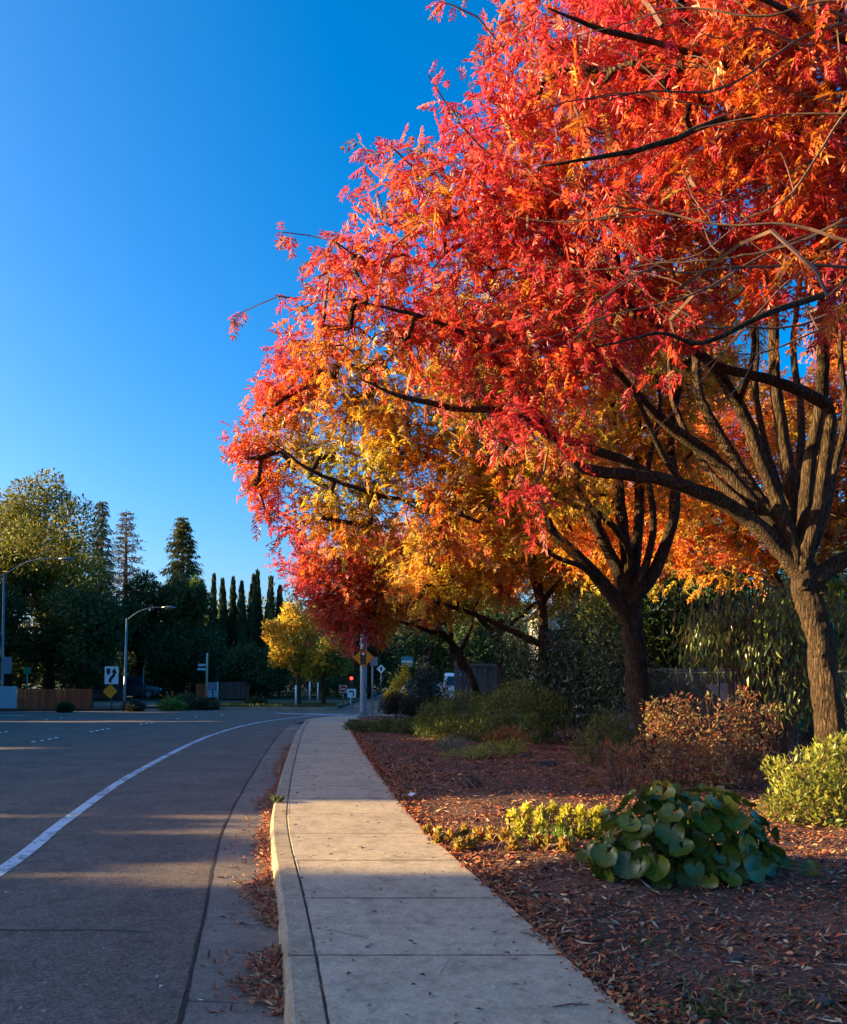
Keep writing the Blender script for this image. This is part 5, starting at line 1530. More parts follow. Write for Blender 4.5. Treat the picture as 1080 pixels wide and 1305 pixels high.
# shrubs on the islands
for lab, px, py, r_, tb in [('dark round shrub on the far kerbed strip', 238, 902, .75, EVERGREEN), ('bright green ground shrub left of the dark round one', 217, 903, .5, LIME), ('grey brown shrub at the foot of the second lamp post', 170, 904, .4, [(2, (0.09, 0.08, 0.06)), (1, (0.06, 0.06, 0.04))]),
                        ('low dark shrub before the wood fence', 82, 905, .3, EVERGREEN), ('brown low shrub right of the dark round one', 262, 902, .45, [(2, (0.10, 0.07, 0.04)), (1, (0.07, 0.07, 0.03))]), ('small green shrub by the far footpath', 325, 899, .45, EVERGREEN)]:
    p = G(px, py, -.03)
    shrub('island_shrub', lab, 'bush', p, [(p.x, p.y, .25 * r_, r_, r_ * .75), (p.x + r_ * .8, p.y, .2 * r_, r_ * .7, r_ * .55), (p.x - r_ * .7, p.y + .2, .2 * r_, r_ * .7, r_ * .5)], 1500, .14, tb, stems=4, group='shrubs on the traffic islands')
n = 5000
gx = rng.uniform(-13.4, -4.9, n); gy = rng.uniform(45.2, 50, n)
q = np.stack([gx, gy, np.full(n, -.03)], 1)
tag(foliage('verge_grass', None, (q, np.stack([rng.normal(0, .5, n), rng.normal(0, .5, n), np.ones(n)], 1), rng.normal(size=(n, 3)), rng.uniform(.08, .22, n), pal(n, [(3, (0.10, 0.13, 0.04)), (2, (0.18, 0.16, 0.06))])), [diamond(1, .1, .01, -.3)], 'leaf_dull'), 'rough grass on the far kerbed strip')

# ------------------------------------------------------------------ big-leaf plant
def round_leaf(seed):
    r = random.Random(seed)
    V, T = [(0.06, 0, 0)], []
    n = 14
    tilt = r.uniform(-.12, .12)
    for j, (rad, h) in enumerate([(.45, .015), (.82, .10), (1.0, .20 + .10 * r.random())]):
        for i in range(n + 1):
            a = math.radians(-165 + 330 * i / n)
            pl = (.012, .035, .05)[j] * (1 if i % 2 else -1)
            rr_ = rad * (1 - .15 * abs(math.sin(a / 2)) ** 6) * (1 + (.05 * r.uniform(-1, 1) if j == 2 else 0))
            curl = (-.22 * r.random() if j == 2 and r.random() < .16 else 0)
            V.append((rr_ * math.cos(a) * .93 + .06, rr_ * math.sin(a), h * (1 + .45 * math.sin(a * 2 + seed)) + pl + curl + tilt * rr_ * math.sin(a)))
    for i in range(n):
        T.append((0, 1 + i, 2 + i))
        for j in range(2):
            a, b = 1 + j * (n + 1) + i, 1 + (j + 1) * (n + 1) + i
            T += [(a, b, b + 1), (a, b + 1, a + 1)]
    return np.array(V), np.array(T)
mt, nt, b_, o_ = new_mat('round_leaf')
tc = N(nt, 'ShaderNodeTexCoord')
sx = N(nt, 'ShaderNodeSeparateXYZ'); nt.links.new(tc.outputs['Object'], sx.inputs[0])
at = N(nt, 'ShaderNodeMath', operation='ARCTAN2'); nt.links.new(sx.outputs[1], at.inputs[0]); nt.links.new(sx.outputs[0], at.inputs[1])
m9 = N(nt, 'ShaderNodeMath', operation='MULTIPLY'); m9.inputs[1].default_value = 7.63; nt.links.new(at.outputs[0], m9.inputs[0])
cs = N(nt, 'ShaderNodeMath', operation='COSINE'); nt.links.new(m9.outputs[0], cs.inputs[0])
vein = ramp(nt, [(.93, (0, 0, 0)), (1.0, (1, 1, 1))]); nt.links.new(cs.outputs[0], vein.inputs[0])
oi = N(nt, 'ShaderNodeObjectInfo')
cr = ramp(nt, [(0, (0.065, 0.085, 0.010)), (.5, (0.11, 0.13, 0.013)), (.84, (0.19, 0.19, 0.018)), (1, (0.33, 0.24, 0.025))]); nt.links.new(oi.outputs['Random'], cr.inputs[0])
nz = N(nt, 'ShaderNodeTexNoise', Scale=5.0, Detail=4.0); nt.links.new(tc.outputs['Object'], nz.inputs['Vector'])
nr = ramp(nt, [(.3, (.8, .8, .8)), (.7, (1.15, 1.15, 1.15))]); nt.links.new(nz.outputs['Fac'], nr.inputs[0])
mm = N(nt, 'ShaderNodeMixRGB', blend_type='MULTIPLY', Fac=1.0); nt.links.new(cr.outputs[0], mm.inputs[1]); nt.links.new(nr.outputs[0], mm.inputs[2])
mv = N(nt, 'ShaderNodeMixRGB', blend_type='MIX'); mv.inputs[2].default_value = (0.30, 0.32, 0.14, 1)
vm = N(nt, 'ShaderNodeMath', operation='MULTIPLY'); vm.inputs[1].default_value = .30; nt.links.new(vein.outputs[0], vm.inputs[0])
nt.links.new(vm.outputs[0], mv.inputs[0]); nt.links.new(mm.outputs[0], mv.inputs[1]); nt.links.new(mv.outputs[0], b_.inputs['Base Color'])
b_.inputs['Roughness'].default_value = .3; b_.inputs['Specular IOR Level'].default_value = .5
tr = N(nt, 'ShaderNodeBsdfTranslucent'); nt.links.new(mv.outputs[0], tr.inputs[0])
mx = N(nt, 'ShaderNodeMixShader', Fac=.22); nt.links.new(b_.outputs[0], mx.inputs[1]); nt.links.new(tr.outputs[0], mx.inputs[2]); nt.links.new(mx.outputs[0], o_.inputs['Surface'])
M['round_leaf'] = mt
M['petiole'] = plain('petiole', (0.16, 0.15, 0.05), .5)
rl = []
for k in range(8):
    v, t = round_leaf(k)
    me = np_mesh('round_leaf', v, t); me.polygons.foreach_set('use_smooth', [True] * len(me.polygons)); me.materials.append(mt); rl.append(me)
pb = bed(872, 1118)
plant = empty('big_leaf_plant', pb, 'round clump of big glossy dark green leaves on the mulch', 'plant')
pm = MB()
def put_leaf(c, nrm, tipdir, s_):
    o = bpy.data.objects.new('leaf', random.choice(rl)); COL.objects.link(o); o.parent = plant
    z = nrm.normalized(); x = (tipdir - z * tipdir.dot(z)).normalized(); y = z.cross(x)
    m = Matrix(((x.x * s_, y.x * s_, z.x * s_, c.x - pb.x), (x.y * s_, y.y * s_, z.y * s_, c.y - pb.y), (x.z * s_, y.z * s_, z.z * s_, c.z - pb.z), (0, 0, 0, 1)))
    o.matrix_basis = m
    b = c - x * s_ * .1
    root_ = pb + Vector((random.uniform(-.25, .25), random.uniform(-.15, .15), -.02))
    p, r = catmull([root_, root_.lerp(b, .55) + Vector((0, 0, .06)), b - z * .01], [.009, .007, .005], 4)
    pm.tube(p, r, 5, cap=False)
rr = random.Random(5)
placed = []
tries = 0
while len(placed) < 165 and tries < 9000:
    tries += 1
    a = rr.uniform(0, 6.283) if rr.random() < .5 else rr.uniform(math.pi, 2 * math.pi); e = math.asin(rr.uniform(-.02, 1))
    k = rr.uniform(.76, 1.10)
    dx, dy, dz = math.cos(e) * math.cos(a), math.cos(e) * math.sin(a), math.sin(e)
    c = pb + Vector((dx * .70 * k, dy * .52 * k, (.06 + dz * .60 * k)))
    c.x += .08 * math.sin(a * 3)
    if any((c - q).length < .088 for q in placed):
        continue
    placed.append(c)
    nrm = Vector((dx + rr.uniform(-.6, .6), dy + rr.uniform(-.5, .5), dz * .8 + .25 + rr.uniform(-.5, .5)))
    put_leaf(c, nrm, Vector((dx * .7 + rr.uniform(-.4, .4), dy * .7 + rr.uniform(-.4, .4), -.8)), rr.choice([rr.uniform(.055, .09), rr.uniform(.09, .125), rr.uniform(.09, .135)]))
for px, py, s_ in [(745, 1110, .08), (765, 1128, .075), (1000, 1118, .075), (1030, 1128, .085), (930, 1140, .09), (965, 1125, .07)]:
    c = bed(px, py) + Vector((0, 0, .05))
    put_leaf(c, Vector((rr.uniform(-.3, .3), -.5, .8)), Vector((c.x - pb.x, c.y - pb.y - .2, -.2)), s_)
pm.build('petioles', M['petiole'], plant, kind='stuff')

# ------------------------------------------------------------------ shrub of long hanging leaves by the fence
hang = empty('hanging_leaf_shrub', (5.4, 13.9, 0), 'tall shrub of long drooping leaves in front of the wire fence', 'shrub')
bm_ = MB()
tips = []
rr = random.Random(9)
for i in range(95):
    px = rr.uniform(868, 1100); top = np.interp(px, [868, 900, 950, 1010, 1060, 1100], [795, 775, 765, 760, 770, 780]); bot = np.interp(px, [868, 900, 930, 960, 985, 1010, 1060, 1100], [835, 850, 850, 862, 905, 940, 880, 870])
    py = rr.uniform(top, bot); Y = rr.uniform(13.2, 14.6)
    tips.append((P(px, py, Y), py, top, bot))
for e, py, top, bot in tips:
    s_ = Vector((5.6 + rr.uniform(-.4, .4), 14.2, .0))
    mid = Vector((s_.x * .45 + e.x * .55, s_.y * .5 + e.y * .5, e.z + .16))
    p, r = catmull([s_, mid, e], [.02, .012, .004], 5)
    bm_.tube(p, r, 4, cap=False)
bm_.build('stems', M['twig'], hang, kind='stuff')
E = np.array([tuple(t[0]) for t in tips])
ci = np.repeat(np.arange(len(E)), 36)
pos = E[ci] + rng.normal(0, 1, (len(ci), 3)) * np.array([.16, .16, .17])
d = np.stack([rng.normal(0, .28, len(ci)), rng.normal(0, .28, len(ci)), np.full(len(ci), -1.0)], 1)
up = np.stack([rng.normal(0, 1, len(ci)), rng.normal(-.6, .6, len(ci)), np.zeros(len(ci))], 1)
HL = [(0.20, 0.21, 0.045), (0.10, 0.13, 0.035), (0.30, 0.28, 0.06), (0.26, 0.14, 0.06), (0.06, 0.085, 0.03), (0.5, 0.40, 0.06)]
cc = pal(len(ci), [(4, HL[0]), (4, HL[1]), (2, HL[2]), (1.5, HL[3]), (3, HL[4]), (.4, HL[5])], .1)
sc = rng.uniform(.08, .19, len(ci))
order = np.argsort(pos[:, 1]); near_ = order[:280]; far_ = order[280:]
leaf_parts(hang, pos[near_], unit(d[near_]), up[near_], sc[near_], cc[near_], M['leaf_glossy'], LANC, 'hang', HL)
V, T, C = scatter(LANC, rng.integers(0, 2, len(far_)), pos[far_], d[far_], up[far_], sc[far_], cc[far_])
link_mesh('foliage', np_mesh('foliage', V, T, C), M['leaf_glossy'], hang, kind='stuff')
# ================================================================== FENCES, POSTS, SIGNS, CARS
def disc(r, n=20, cx=0.0, cz=0.0):
    return [(cx + r * math.cos(2 * math.pi * i / n), cz + r * math.sin(2 * math.pi * i / n)) for i in range(n)]
def rect(w, h, cx=0.0, cz=0.0):
    return [(cx - w / 2, cz - h / 2), (cx + w / 2, cz - h / 2), (cx + w / 2, cz + h / 2), (cx - w / 2, cz + h / 2)]
def rrect(w, h, r, cx=0.0, cz=0.0, k=4):
    out = []
    for sx, sz, a0 in ((1, -1, -90), (1, 1, 0), (-1, 1, 90), (-1, -1, 180)):
        for i in range(k + 1):
            a = math.radians(a0 + 90 * i / k)
            out.append((cx + sx * (w / 2 - r) + r * math.cos(a), cz + sz * (h / 2 - r) + r * math.sin(a)))
    return out
def rhomb(d, r=0.04):
    """Square on its corner with rounded corners, half diagonal d."""
    p = rrect(d * math.sqrt(2), d * math.sqrt(2), r)
    c = math.sqrt(.5)
    return [((x - z) * c, (x + z) * c) for x, z in p]
def plate(name, poly, parent, mat, o, front, back):
    m = MB(); m.plate(poly, front, back, o)
    return m.build(name, M[mat], parent)

# --- wooden board fence and pale panel at far left
fb0, fb1 = P(22, 905, 43.2), P(117, 905, 43.6)
fence = empty('wood_fence', (fb0.x, fb0.y, -.04), 'low orange brown board fence left of the keep right sign', 'fence')
nb = 19
H = 25 / F * 43.3
for i in range(nb):
    t = (i + .5) / nb
    c = fb0.lerp(fb1, t)
    m = MB(); h = H * random.uniform(.985, 1.015)
    w = (fb1 - fb0).length / nb
    m.box((c.x, c.y + random.uniform(-.008, .008), -.04 + h / 2), (w * .93, .022, h))
    m.build('board', M['cedar'], fence)
for zz in (.25, .75):
    m = MB(); m.box(((fb0.x + fb1.x) / 2, (fb0.y + fb1.y) / 2 + .05, zz * H), ((fb1 - fb0).length, .045, .09), math.atan2(fb1.y - fb0.y, fb1.x - fb0.x)); m.build('rail', M['brown_wood'], fence)
for t in (0.005, .34, .67, .995):
    c = fb0.lerp(fb1, t); m = MB(); m.box((c.x, c.y + .11, H / 2 - .06), (.09, .09, H + .05)); m.build('post', M['brown_wood'], fence)
p0, p1 = P(-14, 905, 43.1), P(22, 905, 43.2)
pan = empty('site_panel', (p0.x, p0.y, -.04), 'pale blue grey hoarding panel at the left edge', 'panel')
m = MB(); m.box(((p0.x + p1.x) / 2, 43.15, .54), (p1.x - p0.x - .02, .04, 1.12), bev=.01); m.build('sheet', M['pale_panel'], pan)
for x in (p0.x + .06, p1.x - .08):
    m = MB(); m.box((x, 43.2, .5), (.07, .07, 1.2)); m.build('post', M['galvanised'], pan)
# --- darker fences further back
def board_fence(label, a, b, h, n, mat, group=None):
    root = empty('board_fence', a, label, 'fence', group)
    a, b = Vector(a), Vector(b)
    ang = math.atan2(b.y - a.y, b.x - a.x); L_ = (b - a).length
    for i in range(n):
        c = a.lerp(b, (i + .5) / n)
        m = MB(); hh = h * random.uniform(.98, 1.02); m.box((c.x, c.y, c.z + hh / 2), (L_ / n * .93, .02, hh), ang); m.build('board', M[mat], root)
    c = a.lerp(b, .5)
    m = MB(); m.box((c.x - .04 * math.sin(ang), c.y + .04 * math.cos(ang) , c.z + h * .8), (L_, .04, .09), ang); m.build('rail', M[mat], root)
    return root
board_fence('dark brown fence behind the keep right sign', ground_at(112, 61.5), ground_at(162, 61.5), 1.7, 14, 'brown_wood')
board_fence('dull brown fence at the foot of the cypresses', ground_at(281, 61.5), ground_at(318, 61.5), 1.25, 12, 'brown_wood')
board_fence('orange lit short fence beside the blue sign panels', ground_at(250, 62.6), ground_at(266, 62.4), 1.1, 6, 'cedar')
# --- grey board fence (gate side) with the car behind
g0, g1 = P(581, 884, 36.0), P(640, 884, 36.5)
gate = empty('grey_fence', (g0.x, g0.y, 0), 'tall grey weathered board fence behind the leaning trunk', 'fence')
nb = 9
for i in range(nb):
    c = g0.lerp(g1, (i + .5) / nb); m = MB(); m.box((c.x, c.y, 1.04), ((g1.x - g0.x) / nb * .94, .025, 2.06)); m.build('board', M['grey_wood'], gate)
m = MB(); m.box(((g0.x + g1.x) / 2, 36.2, 2.1), (g1.x - g0.x + .1, .12, .09)); m.build('cap_rail', M['grey_wood'], gate)
for x in (g0.x, g1.x):
    m = MB(); m.box((x, 36.3, 1.1), (.11, .11, 2.3)); m.build('post', M['grey_wood'], gate)

# --- wire fence behind the bed
def XF(y): return 8.8 - .17 * y
wf = empty('wire_fence', (XF(15), 15, 0), 'chain link wire fence behind the red leaf bush', 'fence')
ys = [7.5, 9.8, 12.2, 14.6, 17.0, 19.4]
for y in ys:
    m = MB(); m.tube([(XF(y), y, -.1), (XF(y), y, 1.72), (XF(y), y, 1.75)], [.028, .028, .012], 8); m.build('post', M['wire'], wf)
for z in (1.68, .08):
    m = MB(); m.tube([(XF(7.5), 7.5, z), (XF(19.4), 19.4, z)], .017 if z > 1 else .006, 6); m.build('rail', M['wire'], wf)
m = MB()
L_ = 11.9; hh = 1.6; n_ = 150
for s_ in (0, 1):
    for i in range(-int(hh / .08), n_):
        u0 = i * .08
        a0, a1 = max(0, u0), min(L_, u0 + hh)
        if a1 <= a0: continue
        z0, z1 = (.08 + (a0 - u0), .08 + (a1 - u0))
        if s_: z0, z1 = .08 + hh - (a0 - u0), .08 + hh - (a1 - u0)
        m.tube([(XF(7.5 + a0) + .012 * s_, 7.5 + a0, z0), (XF(7.5 + a1) + .012 * s_, 7.5 + a1, z1)], .0028, 3, cap=False)
m.build('wire_mesh', M['wire'], wf, kind='stuff')

# --- low shed roof and dark house behind the fence
sh = empty('low_shed', (7.75, 19.5, 0), 'low grey roofed shed behind the drooping leaves', 'shed')
m = MB(); m.box((7.75, 19.5, .45), (1.6, 1.2, .96)); m.build('wall', M['brown_panel'], sh)
m = MB(); m.add([(6.75, 18.7, .88), (8.75, 18.7, 1.02), (8.75, 20.3, 1.5), (6.75, 20.3, 1.36), (6.75, 18.7, .93), (8.75, 18.7, 1.07), (8.75, 20.3, 1.55), (6.75, 20.3, 1.41)], [(3, 2, 1, 0), (4, 5, 6, 7), (0, 1, 5, 4), (1, 2, 6, 5), (2, 3, 7, 6), (3, 0, 4, 7)]); m.build('roof', M['roof_grey'], sh)
ho = empty('garden_shed', (9.5, 25.5, 0), 'long low dark blue grey shed right of the middle trunk', 'shed')
m = MB(); m.box((10.5, 27, .85), (8.4, 4, 1.8)); m.build('wall', M['shed_wall'], ho)
m = MB(); m.box((10.5, 27, 1.80), (8.6, 4.2, .09)); m.build('roof', M['roof_grey'], ho)
st = empty('cream_house', (10.5, 58, 0), 'cream house glimpsed above the tall hedge', 'house')
m = MB(); m.box((12, 62, 3.0), (8, 6, 6.2)); m.build('wall', M['stucco'], st)
m = MB(); m.add([(7.5, 58.4, 5.9), (16.5, 58.4, 5.9), (16.5, 65.6, 5.9), (7.5, 65.6, 5.9), (10, 62, 8), (14, 62, 8)], [(0, 1, 5, 4), (1, 2, 5), (2, 3, 4, 5), (3, 0, 4), (3, 2, 1, 0)]); m.build('roof', M['roof_grey'], st)
for x in (9.3, 11.6, 14):
    m = MB(); m.box((x, 58.98, 4.2), (1.1, .08, 1.3)); m.build('window', M['glass'], st)

# --- street lamps
def lamp(label, px_top, py_top, base, zt, arm_px, arm_py, Y):
    root = empty('street_lamp', base, label, 'street lamp', 'street lamps at the junction')
    top = P(px_top, py_top, Y)
    m = MB(); m.tube([base - Vector((0, 0, .1)), base + Vector((0, 0, .4)), Vector((top.x, top.y, top.z))], [.09, .075, .05], 10); m.build('pole', M['galvanised'], root, smooth=True)
    m = MB(); m.box((base.x, base.y, base.z + .05), (.36, .36, .12), bev=.03); m.build('base_plate', M['galvanised'], root)
    e = P(arm_px, arm_py, Y)
    mid1 = top.lerp(e, .35) + Vector((0, 0, .30 * (e.x - top.x) * .3)); mid2 = top.lerp(e, .7) + Vector((0, 0, .26 * (e.x - top.x) * .3))
    p, r = catmull([top - Vector((.02, 0, .1)), mid1, mid2, e], [.036, .03, .026, .02])
    m = MB(); m.tube(p, r, 8); m.build('arm', M['galvanised'], root, smooth=True)
    m = MB(); m.tube([e - Vector((.1, 0, 0)), e + Vector((.1, 0, .01)), e + Vector((.45, 0, .0)), e + Vector((.68, 0, -.02))], [.03, .07, .075, .03], 10); h_ = m.build('lamp_head', M['galvanised'], root, smooth=True)
    m = MB(); m.box((e.x + .33, e.y, e.z - .10), (.36, .14, .03), bev=.02); m.build('lens', M['lens_off'], root)
lamp('tall grey street lamp at the left edge of the photo', 5.5, 731, ground_at(3, 43.4, -.04), 0, 78, 712, 43.4)
lamp('shorter grey street lamp behind the keep right sign', 162, 788, ground_at(159, 46.9, -.04), 0, 209, 774, 46.9)
# plain bare posts
def post(name, label, px, pt, pb_, Y, r, mat='galvanised', cat='post'):
    root = empty(name, ground_at(px, Y), label, cat)
    z = P(px, pt, Y).z
    m = MB(); m.tube([ground_at(px, Y, -.1), ground_at(px, Y, z)], r, 8); m.build('pole', M[mat], root, smooth=True)
    return root, z
post('thin_post', 'thin grey post standing between the two parked cars', 183, 850, 890, 62.3, .06)
r_, z_ = post('sign_post', 'thin post with a small dark plate behind the wood fence', 35, 850, 905, 44.5, .03)
m = MB(); x = ground_at(35, 44.5).x; m.plate(rrect(.38, .36, .03), -.04, -.02, (x, 44.5, z_ - .18)); m.build('sign_back', M['sign_green'], r_)
x = P(8, 848, 43.2)
m = empty('sign_plate', (x.x, 43.25, 0), 'grey back of a road sign fixed on the left lamp post', 'sign')
plate('plate', rrect(.42, .86, .05), m, 'pole_paint', (x.x + .06, 43.2, x.z), -.02, .01)
plate('brace', rect(.06, .7), m, 'galvanised', (x.x + .06, 43.2, x.z), .0102, .03)

# --- keep right sign on the island, plain yellow diamond under it
Y = 43.3
c = P(142.5, 860.5, Y)
ks = empty('keep_right_sign', (c.x, Y + .05, -.04), 'white keep right sign with a black curving arrow', 'sign')
m = MB(); m.tube([(c.x, Y + .05, -.1), (c.x, Y + .05, c.z + .40)], .03, 8); m.build('post', M['galvanised'], ks, smooth=True)
W = 17.5 / F * Y; Hh = 22.5 / F * Y
f_ = plate('face', rrect(W, Hh, .05), ks, 'sign_white', (c.x, Y, c.z), -.012, .0)
arrow = [(-.19, -.42), (-.02, -.42), (.03, -.25), (.20, -.12), (.28, .02), (.29, .12), (.40, .10), (.22, .42), (.0, .16), (.12, .14), (.10, .06), (.0, -.02), (-.14, -.14), (-.20, -.30)]
plate('arrow', [(x_ * W * 1.0, z_2 * Hh) for x_, z_2 in arrow], ks, 'sign_black', (c.x, Y, c.z), -.018, -.0125)
isl = [(-.36, .38), (-.10, .38), (-.11, .14), (-.17, .04), (-.23, .02), (-.29, .04), (-.35, .14)]
plate('island_mark', [(x_ * W, z_2 * Hh) for x_, z_2 in isl], ks, 'sign_black', (c.x, Y, c.z), -.018, -.0125)
c2 = P(141, 881, Y)
yd = empty('yellow_marker', (c2.x, Y - .02, 0), 'blank amber diamond plate below the keep right sign', 'sign')
plate('face', rhomb(9.4 / F * Y, .03), yd, 'sign_yellow', (c2.x, Y - .04, c2.z), -.012, 0)

# --- signal pole at the corner with the signal ahead diamond
Yp = 34.4
pc = P(463.5, 862, Yp)
sp = empty('signal_pole', (pc.x, Yp, 0), 'thick grey blue pole at the pavement corner under crimson leaves', 'pole')
m = MB(); m.tube([(pc.x, Yp, -.02), (pc.x, Yp, .25), (pc.x, Yp, 6.4)], [.15, .145, .11], 14); m.build('shaft', M['pole_paint'], sp, smooth=True)
m = MB(); m.box((pc.x, Yp, .03), (.42, .42, .06), bev=.05); m.build('base_plate', M['pole_paint'], sp)
m = MB(); m.box((pc.x + .17, Yp, 1.05), (.10, .14, .22), bev=.02); m.build('push_button_box', M['black_metal'], sp)
Yd = Yp - .2
c = P(463.5, 838, Yd)
sg = empty('signal_ahead_sign', (c.x, Yd, c.z), 'yellow diamond with traffic light symbol on the thick pole', 'sign')
D = 12.6 / F * Yd * 1.08
plate('face', rhomb(D, .04), sg, 'sign_yellow', (c.x, Yd, c.z), -.012, 0)
bo = rhomb(D * .93, .035); bi = rhomb(D * .89, .033)
m = MB(); n_ = len(bo)
m.add([(c.x + x_, Yd - .014, c.z + z_2) for x_, z_2 in bo] + [(c.x + x_, Yd - .014, c.z + z_2) for x_, z_2 in bi], [(i, (i + 1) % n_, n_ + (i + 1) % n_, n_ + i) for i in range(n_)]); m.build('border', M['sign_black'], sg)
plate('lamp_symbol', rrect(D * .52, D * 1.26, .02), sg, 'sign_black', (c.x - .01, Yd, c.z - .01), -.017, -.0125)
for k, (mat, dz) in enumerate([('sign_white', .40), ('lens_off', 0), ('lens_green', -.40)]):
    plate('lamp_disc', disc(D * .16, 16), sg, mat, (c.x - .01, Yd, c.z - .01 + dz * D), -.022, -.0175)
plate('bracket', rect(.06, .9), sg, 'galvanised', (c.x, Yd, c.z), .0005, .08)
# pole-side back plate and thin second post
r_, z_ = post('thin_post', 'slim post with grey plate right of the thick pole', 475, 838, 912, 35.2, .035, 'pole_paint')
x = ground_at(476, 35.2).x
plate('plate', rrect(.32, .38, .03), r_, 'pole_paint', (x + .03, 35.2, P(476, 843, 35.2).z), -.06, -.04)
r_, z_ = post('marker_sign', 'small white diamond sign with a black mark past the thick pole', 486, 848, 900, 52, .03, 'galvanised', 'sign')
x = ground_at(486, 52).x
plate('face', rhomb(.28, .02), r_, 'sign_white', (x, 52, P(486, 852.5, 52).z), -.06, -.04)
plate('mark', [(-.05, -.12), (.05, -.12), (.05, .02), (.11, .02), (0, .16), (-.11, .02), (-.05, .02)], r_, 'sign_black', (x, 52, P(486, 852.5, 52).z), -.066, -.0605)
# teal bus-stop style board
r_, z_ = post('teal_sign', 'teal street board with a pale band above the blue green bush', 519, 836, 900, 40, .03, 'galvanised', 'sign')
x = ground_at(519, 40).x
plate('board', rrect(.55, .48, .03), r_, 'sign_teal', (x, 40, P(519, 843.5, 40).z), -.06, -.03)
plate('band', rect(.5, .10), r_, 'sign_white', (x, 40, P(519, 843.3, 40).z), -.066, -.0605)

# --- red traffic light, no left turn board, do not enter sign across the junction
def signal(label, px, py, Y, lit, s_=1.0, foot=None):
    c = P(px, py, Y)
    root = empty('traffic_light', (c.x, Y, -.05), label, 'traffic light')
    m = MB(); m.tube([(c.x, Y + .12, -.1), (c.x, Y + .12, c.z + .2)], .05, 8); m.build('pole', M['galvanised'], root, smooth=True)
    m = MB(); m.plate(rrect(.36 * s_, .98 * s_, .05), -.1, .1, (c.x, Y, c.z)); m.build('housing', M['black_metal'], root)
    for dz, mt_ in ((.30, 'lens_red' if lit else 'tail_red'), (0, 'lens_off'), (-.30, 'lens_green')):
        m = MB(); m.plate(disc(.115 * s_, 16), -.13, -.1005, (c.x, Y, c.z + dz * s_)); m.build('lens', M[mt_], root)
        m = MB(); m.add([(c.x + .135 * s_ * math.cos(a), Y + yy_, c.z + dz * s_ + .135 * s_ * math.sin(a)) for yy_ in (-.1005, -.28) for a in [math.radians(15 + 15 * i) for i in range(11)]], [(i, i + 1, 12 + i, 11 + i) for i in range(10)]); m.build('visor', M['black_metal'], root)
    m = MB(); m.plate(rrect(.52 * s_, 1.14 * s_, .06), .101, .115, (c.x, Y, c.z)); m.build('back_plate', M['black_metal'], root)
signal('red lit traffic light above the white turn sign', 448.3, 870, 47.5, True, .82)
c = P(448.5, 883.5, 46.4)
nl = empty('turn_sign', (c.x, 46.4, -.05), 'white square sign with a black turning arrow under the red light', 'sign')
m = MB(); m.tube([(c.x - .05, 46.43, -.1), (c.x - .05, 46.43, c.z)], .025, 8); m.build('post', M['white_paint'], nl, smooth=True)
W = 11 / F * 46.4
plate('face', rrect(W, W * 1.02, .03), nl, 'sign_white', (c.x, 46.4, c.z), -.02, 0)
plate('arrow', [(x_ * W, z_2 * W) for x_, z_2 in [(.12, -.38), (.26, -.38), (.27, .08), (.20, .25), (.02, .30), (-.12, .28), (-.12, .38), (-.36, .20), (-.12, .04), (-.12, .14), (.02, .15), (.10, .12), (.13, .02)]], nl, 'sign_black', (c.x, 46.4, c.z), -.026, -.0205)
c = P(437.5, 878, 48.5)
de = empty('no_entry_sign', (c.x, 48.5, -.05), 'white square no entry sign with red disc left of the turn sign', 'sign')
m = MB(); m.tube([(c.x, 48.53, -.1), (c.x, 48.53, c.z)], .025, 8); m.build('post', M['galvanised'], de, smooth=True)
W = 9.8 / F * 48.5
plate('face', rrect(W, W, .02), de, 'sign_white', (c.x, 48.5, c.z), -.02, 0)
plate('disc', disc(W * .46, 24), de, 'sign_red', (c.x, 48.5, c.z), -.026, -.0205)
plate('bar', rect(W * .62, W * .15), de, 'sign_white', (c.x, 48.5, c.z), -.032, -.0265)
signal('small dim traffic light under the young tree', 389.5, 872, 58, False, .5)
for lab, px, top, bot in [('white striped marker post at the foot of the yellow tree', 377.5, 873, 898), ('silver post under the young olive tree', 395.2, 868, 890), ('slanting pale stake under the young olive tree', 405.5, 870, 890)]:
    Yq = 45.8 if px < 380 else 60
    r_, z_ = post('marker_post', lab, px, top, bot, Yq, .05, 'white_paint')
# --- far signs below the cypresses
Yq = 62.0
c = P(271.5, 874, Yq)
bl = empty('blue_board', (c.x, Yq, -.03), 'blue grey board with two white panels beneath, before the cypresses', 'sign')
plate('board', rect(.78, .55), bl, 'pole_paint', (c.x, Yq, c.z), -.03, 0)
for dx in (-.2, .2):
    plate('panel', rect(.32, .55), bl, 'pale_panel', (c.x + dx, Yq, c.z - .58), -.03, 0)
    m = MB(); m.tube([(c.x + dx, Yq + .04, -.1), (c.x + dx, Yq + .04, c.z + .2)], .03, 6); m.build('post', M['galvanised'], bl)
r_, z_ = post('signal_post', 'white post with stacked dark signal heads beside the blue board', 278, 858, 893, 61.7, .07, 'white_paint')
x = ground_at(278, 61.7).x
for py in (853, 860, 866):
    m = MB(); m.box((x, 61.6, P(278, py, 61.7).z), (.26, .2, .30), bev=.03); m.build('signal_head', M['black_metal'], r_)
c = P(258, 850, 61.5)
r_, z_ = post('street_name_sign', 'pale double street name plates on a tall pole before the cypresses', 264, 832, 893, 61.5, .08, 'stucco', 'sign')
for dx, dz, rz in ((-.2, .14, -.25), (-.2, -.16, .2)):
    m = MB(); m.box((c.x, 61.4, c.z + dz), (.62, .02, .17), rz); m.build('name_plate', M['pale_panel'], r_)

